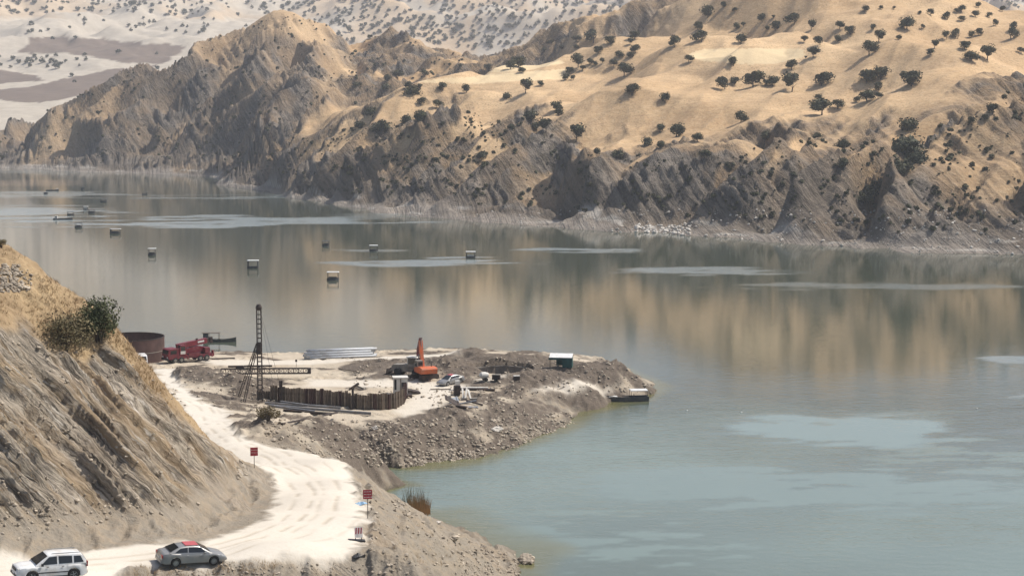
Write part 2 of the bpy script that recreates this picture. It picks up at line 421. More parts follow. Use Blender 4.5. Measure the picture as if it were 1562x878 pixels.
plough = np.zeros_like(bz)
for poly in ([(30,82),(45,57),(100,56),(285,71),(245,100),(180,94),(95,82)], [(-40,105),(0,107),(55,116),(70,122),(0,128),(-40,128)],
             [(-40,142),(60,128),(180,105),(240,100),(200,130),(110,148),(60,158),(0,152),(-40,152)]):
    plough = np.maximum(plough, inpoly(qpx + jx * 0.5, qpy + jy * 0.5, poly) * 1.0)
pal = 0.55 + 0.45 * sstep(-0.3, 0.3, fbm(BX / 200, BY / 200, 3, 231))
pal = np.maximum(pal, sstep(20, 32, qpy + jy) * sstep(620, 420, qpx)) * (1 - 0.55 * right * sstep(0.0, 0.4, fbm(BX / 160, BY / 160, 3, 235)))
zero = np.zeros_like(bz)
V = np.stack([BX, BY, bz], -1).reshape(-1, 3); F = grid_faces(*BX.shape)
battrs = {k: v.ravel() for k, v in dict(rock=zero, bed=zero, along=zero, tan=zero, crag=zero, field=zero, mud=zero, line=zero, pale=pal, plough=plough).items()}
far_hills = sub_grid('far_hills', V, F, np.ones(len(F), bool), battrs, M_far)


# ------------------------------------------------------------------ this side: cut slope, road, banks and the made ground
N = []
def nz(lst):
    for px, py, z in lst: N.append(at_z(px, py, z))
def ny(lst):
    for px, py, d in lst: N.append(at_y(px, py, d))
ROAD_IN = [(-160,862,17.2),(0,857,16.8),(127,844,16.2),(234,834,15.8),(310,823,15.3),(374,806,14.6),(415,784,13.8),(424,760,13.1),(420,736,12.5),(374,708,11.8),(333,685,10.9),(300,652,9.6),(272,610,7.6)]
ROAD_OUT = [(-160,912,16.5),(60,897,16.25),(130,880,16.1),(235,864,15.7),(388,859,15.3),(488,848,15.0),(540,838,14.7),(556,800,13.8),(552,760,12.9),(526,706,11.8),(478,692,11.3),(420,682,10.9),(388,675,10.5),(352,658,9.8),(356,640,9.2),(340,622,8.3)]
nz(ROAD_IN); nz(ROAD_OUT)
nz([(60,868,16.4),(20,880,16.4),(200,852,15.9),(330,842,15.4),(430,820,14.7),(480,780,13.6),(480,735,12.5),(440,708,11.8),(380,690,11.2),(340,668,10.3),(310,640,9.1),(300,618,8.0),(268,592,6.2),(300,600,6.6)])
# outer bank: edge, slope, water's edge
nz([(558,737,12.5),(566,770,13.1),(575,800,13.7),(596,846,14.7),(608,880,15.2)])
nz([(640,800,6.5),(680,840,7.0),(700,870,8.0),(740,860,3.8),(660,812,4.6),(610,770,6.5),(720,835,3.2)])
shore = [(552,712),(600,745),(640,785),(700,806),(760,830),(800,848),(812,858),(788,872)]
nz([(x, y, 0.0) for x, y in shore])
for k, (x, y) in enumerate(shore):
    p = at_z(x, y, 0); N.append((p[0] + (3, 4, 5)[min(k, 2)], p[1] + (-1, 2, 5)[min(k, 2)], -1.6)); N.append((p[0] + (9, 12, 16)[min(k, 2)], p[1] + (-7, -1, 8)[min(k, 2)], -6))
# slope below the road, towards the camera and out of the frame
for (x, y, z) in ROAD_OUT[:7] + [(596,846,14.7)]:
    p = at_z(x, y, z)
    N.append((p[0] + 0.3, p[1] - 5, z - 3.2)); N.append((p[0] + 1, p[1] - 16, z - 10)); N.append((p[0] + 2, p[1] - 30, z - 19))
for q in [(3,150,-.5),(1,160,0),(8,150,-4),(-3,140,4),(4,120,-.5),(12,120,-6),(-2,112,6),(5,95,-3),(14,95,-8),(16,170,-7),(10,185,-5),(-10,90,-2),(-30,85,-2),(-55,85,-1)]: N.append(q)
# cut slope and its crest
ny([(0,700,122),(0,600,127),(0,500,131.5),(60,450,140),(0,440,138),(100,650,131),(100,750,124.5),(200,700,131),(200,620,135.5),(250,760,132),(250,690,137),(300,720,143),(350,760,146),(130,560,138),(60,540,134),(60,600,131),
    (300,780,136),(150,780,126),(50,790,120.5),(390,760,150)])
crest = [(0,368,146),(50,402,145),(100,440,144),(140,475,143),(180,515,143),(215,553,145),(250,590,148),(290,635,153),(330,680,160)]
ny(crest); ny([(-160,250,152),(-160,500,132),(-160,700,123)])
for k, (px, py, d) in enumerate(crest):
    p = at_y(px, py, d)
    N.append((p[0] - 4, p[1] + 11, max(p[2] - 4.5, 11)) if k < 6 else (p[0] - 5, p[1] + 12, max(p[2] - 4.5, 10)))
    N.append((p[0] - 10, p[1] + 32, max(p[2] - 15, 9)))
    if k < 5: N.append((p[0] - 18, p[1] + 62, 9))
for q in [(-75,225,9),(-60,225,9),(-55,200,11),(-75,200,13),(-62,245,7),(-80,250,6),(-48,215,9.5),(-66,265,5),(-85,280,4.6),(-66,290,4.4),(-85,300,3.5)]: N.append(q)
# made ground of the work site
nz([(300,548,4.4),(420,552,4.2),(540,549,4.0),(640,545,4.0),(740,545,4.0),(820,552,3.8),(890,562,3.4),(940,574,2.9),(300,565,4.6),(360,570,4.5),(430,568,4.2),(520,568,4.0),(600,566,3.9),(700,562,3.9),
    (790,566,3.7),(860,578,3.2),(420,590,4.3),(520,590,4.1),(600,590,4.0),(660,600,4.0),(740,590,3.8),(820,588,3.3),(640,622,4.0),(560,628,4.2),(470,632,4.6),(420,640,5.6),(700,618,3.9),(770,604,3.5),(900,592,2.5),(960,588,1.8),
    (380,612,5.2),(360,600,5.2),(340,590,5.4),(640,640,3.4),(560,648,3.9),(480,655,5.4),(720,636,3.2),(790,622,2.7),(840,606,2.4)])
nshore = [(580,712),(640,707),(700,701),(760,688),(815,668),(868,642),(884,627),(930,614),(985,603),(997,590)]
nz([(x, y, 0.0) for x, y in nshore])
nz([(600,690,1.8),(520,690,6.5),(540,670,4.6),(680,670,1.9),(750,660,1.7),(810,640,1.5)])
for x, y in nshore:
    p = at_z(x, y, 0); N.append((p[0] + 2.2, p[1] - 4.5, -1.7)); N.append((p[0] + 5, p[1] - 14, -6))
fshore = [(1000,586),(960,566),(900,553),(830,547),(740,537),(640,538),(560,541),(460,544),(380,543),(320,541),(230,535),(150,530),(60,528),(-60,526)]
nz([(x, y, 0.0) for x, y in fshore])
for x, y in fshore:
    p = at_z(x, y, 0); N.append((p[0] * 1.03, p[1] + 6, -2.0)); N.append((p[0] * 1.06, p[1] + 18, -7))
NB = Surf(N, 3.0)

ac = np.concatenate([np.linspace(-0.46, -0.318, 30)[:-1], np.linspace(-0.318, 0.075, 560), np.linspace(0.075, 0.16, 40)[1:]])
yr = np.concatenate([np.arange(80, 112, 1.2), np.arange(112, 172, 0.19), np.arange(172, 236, 0.32), np.arange(236, 318, 0.4), np.arange(318, 335, 2.0)])
GY, GA = np.meshgrid(yr, ac, indexing='ij'); GX = GY * GA
gz = NB(GX, GY)
gpx, gpy = to_px(GX, GY, gz)
road_poly = [at_z(*p)[:2] for p in ROAD_IN] + [at_z(*p)[:2] for p in ((256,590,5.8),(240,570,5.0),(232,561,4.7),(264,561,4.7),(274,583,5.5),(292,600,6.6),(318,611,7.5))] + [at_z(*p)[:2] for p in ROAD_OUT[::-1]]
j1 = fbm(GX / 3, GY / 3, 4, 401); j2 = fbm(GX / 9, GY / 9, 4, 405)
def polymask(poly, soft=0.8, grid=(GX, GY), j=0.7):
    X, Y = grid[0] + j1 * j, grid[1] + j2 * j * 1.2
    ins = inpoly(X, Y, poly)
    d = np.full(X.shape, 1e9)
    for k in range(len(poly)):
        ax, ay = poly[k]; bx, by = poly[(k + 1) % len(poly)]
        ex, ey = bx - ax, by - ay
        t = np.clip(((X - ax) * ex + (Y - ay) * ey) / (ex * ex + ey * ey + 1e-9), 0, 1)
        d = np.minimum(d, np.hypot(X - ax - t * ex, Y - ay - t * ey))
    return sstep(-soft, soft, np.where(ins, d, -d))
road_m = polymask(road_poly, 0.7, j=1.1)
def edge_dist(pl):
    d = np.full(GX.shape, 1e9)
    for (ax, ay), (bx, by) in zip(pl[:-1], pl[1:]):
        ex, ey = bx - ax, by - ay
        t = np.clip(((GX - ax) * ex + (GY - ay) * ey) / (ex * ex + ey * ey), 0, 1)
        d = np.minimum(d, np.hypot(GX - ax - t * ex, GY - ay - t * ey))
    return d
dI = edge_dist([at_z(*p)[:2] for p in ROAD_IN]) + noise(GX / 9, GY / 9, 407) * 0.5
rut = sum(np.exp(-((dI - r0) / 0.24) ** 2) * w_ for r0, w_ in ((1.5, .8), (3.0, .9), (3.9, .6), (5.3, .8), (7.4, .5)))
rut = np.clip(rut * sstep(-0.3, 0.2, fbm(GX / 5, GY / 5, 3, 409)), 0, 1)
# the hillside: everything left of / above the road that is high
hillm = sstep(0.3, 1.6, gz - np.interp(GY, [100, 122, 140, 165, 200, 230, 260], [17, 16.4, 14.2, 12.6, 10.4, 8.5, 6.5])) * sstep(-0.02, -0.1, GA + 0.0) * (1 - road_m) * sstep(218, 196, GY)
hillm = hillm * sstep(0.01, 0.05, 0.0 - GA - 0.09 + (GY < 152) * 0.0 + 0.05)
ux, uy = gpx, gpy
grass_line = np.interp(ux, [-300, 0, 40, 80, 130, 160, 185, 215, 250, 290, 330, 370], [480, 495, 500, 540, 555, 520, 545, 590, 625, 660, 690, 712])
grass = hillm * sstep(8, -12, uy - grass_line + j2 * 14) * sstep(230, 185, GY)
rockm = hillm * (1 - grass) * sstep(0.6, 3.2, gz - np.interp(GY, [100, 122, 140, 165, 200], [17, 16.4, 14.2, 12.6, 10.4]) + j2 * 0.9)
# bedding planes on the cut slope, pushed along the slope's normal
gzy, gzx = np.gradient(gz); dYg = np.gradient(GY, axis=0); dXg = np.gradient(GX, axis=1)
sx = gzx / dXg; sy = gzy / dYg - GA * sx
nl = np.sqrt(1 + sx * sx + sy * sy); nx, ny_, nz_ = -sx / nl, -sy / nl, 1 / nl
tt = 0.69 * GX + 0.287 * GY + 0.66 * gz + fbm(GX / 14, GY / 14, 2, 411) * 0.22
tt = tt + 0.35 * noise(tt / 1.1, GX * 0 + 0.5, 413)
s1 = saw(tt / 0.92, 0.2); s2 = saw(tt / 0.37 + 0.4, 0.28); s3 = saw(tt / 2.5 + 0.1, 0.22)
along = 0.72 * GX - 0.69 * gz
p1 = sstep(-0.3, 0.3, fbm(tt / 1.4, along / 10, 3, 421)); p2 = sstep(-0.3, 0.3, fbm(tt / 0.8, along / 8, 3, 425)); p3 = sstep(-0.4, 0.3, fbm(tt / 3, along / 12, 3, 427))
gull = ridged(tt / 1.8, along / 22, 3, 431)
disp = rockm * ((s1 - 0.4) * 0.75 * p1 + (s2 - 0.4) * 0.3 * p2 + (s3 - 0.4) * 0.7 * p3 + (gull - 0.5) * 0.5 + j1 * 0.22 + fbm(GX / 0.9, (GY + gz) / 0.9, 3, 435) * 0.13)
disp += grass * (fbm(GX / 1.1, GY / 1.1, 3, 441) * 0.14 + j1 * 0.2)
# banks, made ground, heaps
flat = (1 - hillm) * (1 - road_m)
site = sstep(176, 200, GY) * flat
bank = flat * (1 - site) * sstep(0.12, 0.3, np.hypot(sx, sy))
disp += bank * ((saw((GX + 0.2 * GY + j2 * 1.2) / 2.3, 0.2) - 0.4) * 0.5 * sstep(-0.2, 0.3, fbm(GX / 3, GY / 14, 3, 453)) + j1 * 0.25 + (ridged(GX / 1.3, GY / 3.5, 3, 451) - 0.5) * 0.3)
rough_site = site * sstep(-0.2, 0.35, fbm(GX / 7, GY / 7, 3, 461) + 0.25 * sstep(0.12, 0.3, np.hypot(sx, sy)))
disp += rough_site * (j1 * 0.3 + (ridged(GX / 2.2, GY / 3, 4, 465) - 0.5) * 0.55)
slope_site = site * sstep(0.16, 0.32, np.hypot(sx, sy))
disp += slope_site * ((ridged(GX / 2.6, GY / 9, 3, 467) - 0.5) * 0.45)
soil = np.zeros_like(gz)
HEAPS = [(300,578,5.0,5.5,1.9,1),(335,585,5.2,5,2.2,1),(362,594,5.0,4.5,2.6,1),(385,604,4.9,3.6,2.0,1),(280,566,4.8,3,.9,1),(320,606,6.4,4,.9,1),(300,572,4.6,4,1.4,1),
         (395,668,9.0,5.0,1.6,0),(440,672,9.0,5.0,1.2,0),
         (705,543,4.0,3.2,1.5,1),(722,542,4.0,3.0,1.7,1),(690,566,4.0,5.0,2.3,1),(706,572,4.0,4,1.7,1),(672,558,4.0,4,1.5,1),(730,552,4.0,6,1.0,1),(770,553,4.0,6,1.1,1),(810,550,3.9,5,1.1,1),(650,548,4.0,6,.6,1),
         (590,552,4.0,6,.6,1),(560,562,4.0,5,.6,1),(600,574,3.9,4.5,.7,1),(540,556,4.0,4,.4,0),(735,588,3.7,4,1.0,1),(790,586,3.5,5,1.3,1),(812,580,3.4,4,1.3,1),(830,572,3.4,6,1.1,1),(880,568,3.2,6,1.2,1),(905,572,3.0,6,1.0,1),(935,572,2.6,4,1.5,1),(962,578,2.1,3,1.6,1),(985,588,1.4,3,1.2,0),
         (800,592,3.2,4,1.2,1),(850,594,2.6,6,.7,1),(900,600,2.0,5,.6,1),(650,650,3.0,5,.7,1),(600,660,3.2,5,.8,1),(700,645,2.8,4,.8,0),(680,628,3.8,3,.6,1),(560,675,4,5,.7,1),(760,628,3,5,.6,0)]
for hx, hy, hz, r, h, dk in HEAPS:
    c = at_z(hx, hy, hz)
    g = np.exp(-(((GX - c[0]) / r) ** 2 + ((GY - c[1]) / (r * 1.25)) ** 2) * 1.3)
    gz = gz + h * 0.52 * g * (1 + 0.35 * j1 + 0.3 * j2) * (1 - road_m)
    if dk: soil = np.maximum(soil, sstep(0.2, 0.55, g + j1 * 0.18))
RC = at_z(764, 574, 3.2); RC = (RC[0], RC[1] + 2.5)                # the shaft is sunk below the ground around it
gz = np.where(np.hypot(GX - RC[0], GY - RC[1]) < 5.4, np.minimum(gz, 1.9), gz)
soil = np.clip(np.maximum(soil, sstep(0, 0.6, rough_site) * sstep(-0.1, 0.35, fbm(GX / 11, GY / 11, 3, 471) + 0.35 * sstep(0.0, -0.02, -GA - 0.04))), 0, 1) * site
soil = np.clip(np.maximum(soil, slope_site * sstep(-0.35, 0.2, fbm(GX / 8, GY / 5, 4, 475))), 0, 1)
dust = site * sstep(0.3, 0.12, np.hypot(sx, sy)) * (1 - soil * 0.9)
dust = np.maximum(dust, 0.55 * slope_site * sstep(0.0, 0.35, fbm(GX / 6, GY / 6, 3, 481)))
tracks = [[(330,556,4.5),(450,556,4.2),(560,552,4.0),(640,548,4.0),(700,546,4.0),(700,541,4.0),(560,546,4.0),(420,549,4.2),(300,549,4.4)],
          [(618,634,4.0),(600,625,4.0),(640,600,4.0),(630,590,4.0),(470,590,4.1),(470,578,4.1),(600,580,4.0),(680,584,4.0),(716,590,3.9),(690,600,4.0),(672,620,4.0)],
          [(725,585,3.8),(760,580,3.7),(775,583,3.6),(745,588,3.8)], [(815,600,3),(880,590,2.6),(930,588,2.3),(880,596,2.5)]]
tr = np.zeros_like(gz)
for poly in tracks: tr = np.maximum(tr, polymask([at_z(*p)[:2] for p in poly], 1.2))
soil *= (1 - tr); dust = np.maximum(dust, tr)
disp *= (1 - 0.85 * tr)
wet = sstep(0.45, 0.0, gz + j1 * 0.25) * sstep(150, 165, GY) * 0.75
rutz = road_m * (noise(GX / 2.2, GY / 2.2, 491) * 0.05 - rut * 0.06)
Vx = GX + nx * disp; Vy = GY + ny_ * disp; Vz = gz + nz_ * disp + rutz
roadcol = np.clip(np.maximum(road_m, tr * 0.8), 0, 1)
gat = {k: v.ravel() for k, v in dict(rock=np.clip(rockm + bank * 0.35 * sstep(0, .3, j2), 0, 1), bed=tt, along=along, dust=dust, soil=soil, grass=grass, road=roadcol, rut=rut, wet=wet).items()}
V = np.stack([Vx, Vy, Vz], -1).reshape(-1, 3); F = grid_faces(*GX.shape)
M_near = near_material()
rm = (road_m > 0.5).ravel()[F[:, 0]]; hm = ((hillm > 0.5) & (GY < 205)).ravel()[F[:, 0]] & ~rm
st = (GY > 178).ravel()[F[:, 0]] & ~rm & ~hm
road = sub_grid('dirt_road', V, F, rm, gat, M_near)
hillside = sub_grid('cut_hillside', V, F, hm, gat, M_near)
worksite = sub_grid('made_ground', V, F, st, gat, M_near)
roadbank = sub_grid('road_bank', V, F, ~rm & ~hm & ~st, gat, M_near)
bpy.context.view_layer.update()
GROUND = [road, hillside, worksite, roadbank]
FARG = [hill, mountain, far_hills]
def hit(px, py, objs=None):
    d = ray_dir(px, py); best = None
    for o in (objs or GROUND):
        ok, loc, nor, idx = o.ray_cast(Vector((0, 0, CAM_Z)), d)
        if ok and (best is None or loc.y < best.y): best = loc.copy()
    return best
def ground_z(x, y, objs=None):
    best = -1e9
    for o in (objs or GROUND):
        ok, loc, nor, idx = o.ray_cast(Vector((x, y, 600)), Vector((0, 0, -1)))
        if ok: best = max(best, loc.z)
    return best if best > -1e8 else 0.0

# ------------------------------------------------------------------ water
def water_material():
    t = NT('reservoir_water')
    rip = t.attr('ripple')
    n1 = t.noise(0.55, 3, 0.5, t.mapping((0.7, 1.5, 1))); n2 = t.noise(2.2, 2, 0.5, t.mapping((0.6, 1.4, 1)))
    n3 = t.noise(0.03, 4, 0.6)
    h = t.math('ADD', n1, t.math('MULTIPLY', n2, 0.3))
    b = t.bump(h, t.math('ADD', t.math('MULTIPLY', rip, 0.24), 0.03), 0.5)
    c = t.mix(n3, (0.058, 0.068, 0.047), (0.074, 0.085, 0.062))
    c = t.mix(t.attr('milk_sky'), c, t.mix(n3, (0.15, 0.196, 0.17), (0.185, 0.236, 0.207)))
    c = t.mix(t.attr('shallow'), c, (0.135, 0.125, 0.05))
    c = t.mix(t.attr('silt'), c, (0.24, 0.2, 0.15))
    c = t.mix(t.math('MULTIPLY', t.attr('sky_glint'), 0.68), c, (0.33, 0.385, 0.39))  # reflected sky brightness painted into the colour of the rippled streaks
    rough = t.math('ADD', t.math('MULTIPLY', rip, 0.1), 0.04)
    t.bs.inputs['IOR'].default_value = 1.333
    return t.done(c, rough, b, 0.5)
ac = np.concatenate([np.linspace(-1.0, -0.35, 60)[:-1], np.linspace(-0.35, 0.35, 340), np.linspace(0.35, 1.0, 60)[1:]])
yr = np.concatenate([np.arange(30, 120, 6.0), 120 * (1700 / 120.0) ** np.linspace(0, 1, 620)])
WY, WA = np.meshgrid(yr, ac, indexing='ij'); WX = WY * WA
wpx, wpy = to_px(WX, WY, WX * 0)
wj = fbm(WX / 60, WY / 60, 4, 301)
wk = fbm(WX / 25, WY / 25, 4, 305)
rip = np.zeros_like(WX)
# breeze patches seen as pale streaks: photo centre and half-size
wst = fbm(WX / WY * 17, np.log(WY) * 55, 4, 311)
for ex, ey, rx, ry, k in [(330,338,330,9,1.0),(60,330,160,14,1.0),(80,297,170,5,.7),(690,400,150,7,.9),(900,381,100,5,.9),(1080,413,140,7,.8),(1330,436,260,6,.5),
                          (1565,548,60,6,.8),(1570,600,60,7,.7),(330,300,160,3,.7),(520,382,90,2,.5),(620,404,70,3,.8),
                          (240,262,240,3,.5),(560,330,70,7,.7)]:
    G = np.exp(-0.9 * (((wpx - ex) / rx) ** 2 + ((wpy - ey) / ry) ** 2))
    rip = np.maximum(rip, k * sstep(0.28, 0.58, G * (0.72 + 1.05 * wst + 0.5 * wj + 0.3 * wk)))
foreg = sstep(560, 640, wpy) * np.clip(0.6 + 0.3 * wj + 0.25 * wst, 0, 1)
for ex, ey, rx, ry, k in [(1300,657,165,24,1.0),(1280,745,330,34,.75),(900,850,260,50,.7),(1450,860,200,30,.5)]:      # still patches among the ripples
    G = np.exp(-0.7 * (((wpx - ex) / rx) ** 2 + ((wpy - ey) / ry) ** 2))
    foreg = foreg * (1 - k * sstep(0.28, 0.6, G * (0.9 + 0.75 * wst + 0.5 * wj + 0.2 * wk)))
sky_glint = rip.copy()  # mask for the sky brightness painted on the breeze patches
rip = np.clip(np.maximum(rip, foreg), 0, 1)
milk_sky = sstep(560, 760, wpy + wj * 40) * (0.7 + 0.3 * wj)
for ex, ey, rx, ry, k in [(1300,657,150,22,1.0),(1400,640,200,14,.5),(1280,745,330,34,.9),(900,830,240,50,.9),(1480,700,160,40,.8)]:      # cloudy water; still patches also painted paler for the sky they reflect
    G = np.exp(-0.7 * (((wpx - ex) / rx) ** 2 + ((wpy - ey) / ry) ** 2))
    milk_sky = np.maximum(milk_sky, k * sstep(0.25, 0.62, G * (0.9 + 0.7 * wst + 0.6 * wj + 0.25 * wk)))
milk_sky = np.clip(milk_sky, 0, 1)
silt = sstep(1.1, 0.5, np.sqrt(((wpx - 20) / 130) ** 2 + ((wpy - 279) / 6) ** 2) + wj * 0.3)
near = (WY < 330) & (WY > 110) & (WA > -0.4) & (WA < 0.15)
shal = np.zeros_like(WX); shal[near] = sstep(-2.6, -0.4, NB(WX[near], WY[near]) + wk[near] * 0.8) * 0.85
V = np.stack([WX, WY, WX * 0], -1).reshape(-1, 3); F = grid_faces(*WX.shape)
water = sub_grid('water', V, F, np.ones(len(F), bool), {'ripple': rip.ravel(), 'sky_glint': sky_glint.ravel(), 'milk_sky': milk_sky.ravel(), 'shallow': shal.ravel(), 'silt': silt.ravel()}, water_material())

# ------------------------------------------------------------------ building kit
class MB:
    def __init__(self): self.v = []; self.f = []
    def add(self, vs, fs):
        n = len(self.v); self.v += [tuple(p) for p in vs]; self.f += [tuple(i + n for i in f) for f in fs]; return self
    def box(self, c, s, rot=None, taper=1.0):
        hx, hy, hz = s[0] / 2, s[1] / 2, s[2] / 2
        P = []
        for z in (-1, 1):
            k = taper if z > 0 else 1.0
            for x, y in ((-1, -1), (1, -1), (1, 1), (-1, 1)): P.append(Vector((x * hx * k, y * hy * k, z * hz)))
        if rot is not None: P = [rot @ p for p in P]
        return self.add([p + Vector(c) for p in P], [(0, 3, 2, 1), (4, 5, 6, 7), (0, 1, 5, 4), (1, 2, 6, 5), (2, 3, 7, 6), (3, 0, 4, 7)])
    def tube(self, p0, p1, r0, r1=None, n=8, cap=True):
        p0, p1 = Vector(p0), Vector(p1); r1 = r0 if r1 is None else r1
        d = (p1 - p0).normalized(); a = d.orthogonal().normalized(); b = d.cross(a)
        vs = []
        for p, r in ((p0, r0), (p1, r1)):
            for k in range(n):
                t = 2 * math.pi * k / n; vs.append(p + a * math.cos(t) * r + b * math.sin(t) * r)
        fs = [(k, (k + 1) % n, n + (k + 1) % n, n + k) for k in range(n)]
        if cap: fs += [tuple(range(n - 1, -1, -1)), tuple(range(n, 2 * n))]
        return self.add(vs, fs)
    def bar(self, p0, p1, w, h=None):
        p0, p1 = Vector(p0), Vector(p1); d = p1 - p0
        q = d.to_track_quat('X', 'Z').to_matrix()
        return self.box((p0 + p1) / 2, (d.length, w, h or w), q)
    def prism(self, poly, y0, y1):                     # polygon in x-z, extruded along y
        n = len(poly)
        vs = [(x, y0, z) for x, z in poly] + [(x, y1, z) for x, z in poly]
        fs = [tuple(range(n)), tuple(range(2 * n - 1, n - 1, -1))] + [(k, n + k, n + (k + 1) % n, (k + 1) % n) for k in range(n)]
        return self.add(vs, fs)
    def panel(self, q, t):                             # four corners with thickness t along the normal
        q = [Vector(p) for p in q]
        nn = (q[1] - q[0]).cross(q[3] - q[0]).normalized() * t
        return self.add(q + [p + nn for p in q], [(0, 3, 2, 1), (4, 5, 6, 7), (0, 1, 5, 4), (1, 2, 6, 5), (2, 3, 7, 6), (3, 0, 4, 7)])
    def lathe(self, prof, n=20, c=(0, 0, 0), axis='Z', closed=False):
        vs = []
        for r, h in prof:
            for k in range(n):
                t = 2 * math.pi * k / n; a, b = r * math.cos(t), r * math.sin(t)
                vs.append({'Z': (c[0] + a, c[1] + b, c[2] + h), 'Y': (c[0] + a, c[1] + h, c[2] + b), 'X': (c[0] + h, c[1] + a, c[2] + b)}[axis])
        m = len(prof); fs = []
        for j in range(m if closed else m - 1):
            for k in range(n):
                a, b = j * n + k, j * n + (k + 1) % n; j2 = (j + 1) % m
                fs.append((a, b, j2 * n + (k + 1) % n, j2 * n + k))
        if not closed: fs += [tuple(range(n - 1, -1, -1)), tuple(range((m - 1) * n, m * n))]
        return self.add(vs, fs)
    def rings(self, rs, cap=True):                     # loft through closed rings of equal length
        n = len(rs[0]); vs = [p for r in rs for p in r]
        fs = [(j * n + k, j * n + (k + 1) % n, (j + 1) * n + (k + 1) % n, (j + 1) * n + k) for j in range(len(rs) - 1) for k in range(n)]
        if cap: fs += [tuple(range(n - 1, -1, -1)), tuple(range((len(rs) - 1) * n, len(rs) * n))]
        return self.add(vs, fs)
    def mesh(self, name, mat, smooth=False):
        me = bpy.data.meshes.new(name); me.from_pydata([tuple(p) for p in self.v], [], self.f)
        me.materials.append(mat)
        if smooth: me.polygons.foreach_set('use_smooth', [True] * len(me.polygons))
        me.update()
        return me
    def build(self, name, mat, parent=None, smooth=False):
        o = bpy.data.objects.new(name, self.mesh(name, mat, smooth)); col.objects.link(o)
        if smooth == 'angle':
            with bpy.context.temp_override(object=o, active_object=o, selected_editable_objects=[o], selected_objects=[o]):
                bpy.ops.object.shade_smooth_by_angle(angle=math.radians(35))
        if parent is not None: o.parent = parent
        return o
def tag(o, label, cat, group=None):
    o['label'] = label; o['category'] = cat; o['kind'] = 'thing'
    if group: o['group'] = group
    return o
def empty(name, loc, rz=0.0, label=None, cat=None, group=None):
    o = bpy.data.objects.new(name, None); col.objects.link(o)
    o.location = loc; o.rotation_euler = (0, 0, rz); o.empty_display_size = 0.3
    if label: tag(o, label, cat, group)
    return o
def copy_tree(o, parent=None):
    c = o.copy(); col.objects.link(c); c.parent = parent
    for ch in [x for x in bpy.data.objects if x.parent == o]: copy_tree(ch, c)
    return c
def inst(name, me, loc, rz=0, sc=1.0, parent=None):
    o = bpy.data.objects.new(name, me); col.objects.link(o); o.location = loc; o.rotation_euler = (0, 0, rz)
    o.scale = sc if isinstance(sc, tuple) else (sc, sc, sc)
    if parent is not None: o.parent = parent
    return o
ORD = ['first', 'second', 'third', 'fourth', 'fifth', 'sixth', 'seventh', 'eighth', 'ninth', 'tenth', 'eleventh', 'twelfth', 'thirteenth', 'fourteenth', 'fifteenth', 'sixteenth',
       'seventeenth', 'eighteenth', 'nineteenth', 'twentieth', 'twenty-first', 'twenty-second', 'twenty-third', 'twenty-fourth', 'twenty-fifth', 'twenty-sixth', 'twenty-seventh', 'twenty-eighth', 'twenty-ninth', 'thirtieth',
       'thirty-first', 'thirty-second', 'thirty-third', 'thirty-fourth', 'thirty-fifth', 'thirty-sixth', 'thirty-seventh', 'thirty-eighth', 'thirty-ninth', 'fortieth']

# ------------------------------------------------------------------ trees
def leaf_mat(name, c1, c2):
    t = NT(name)
    n = t.noise(1.3, 3); r = t.n.new('ShaderNodeObjectInfo').outputs['Random']
    c = t.mix(t.ramp(n, [(0.35, 0.0), (0.65, 1.0)]), c1, c2)
    c = t.mix(t.math('MULTIPLY', r, 0.45), c, (c2[0] * 1.25, c2[1] * 1.05, c2[2] * 0.9))
    return t.done(c, 0.75, None, 0.2)
M_oak = leaf_mat('oak_leaves', (0.03, 0.035, 0.018), (0.078, 0.082, 0.04))
M_olive = leaf_mat('dry_leaves', (0.1, 0.085, 0.045), (0.2, 0.165, 0.09))
M_green = leaf_mat('green_leaves', (0.055, 0.066, 0.03), (0.13, 0.135, 0.062))
M_bark = plain('bark', (0.11, 0.085, 0.065), 0.9, var=0.4, scale=4, bump=0.5)
M_reed = leaf_mat('reed_stems', (0.3, 0.19, 0.085), (0.46, 0.3, 0.14))
M_reedg = leaf_mat('reed_tips', (0.14, 0.13, 0.07), (0.25, 0.22, 0.12))

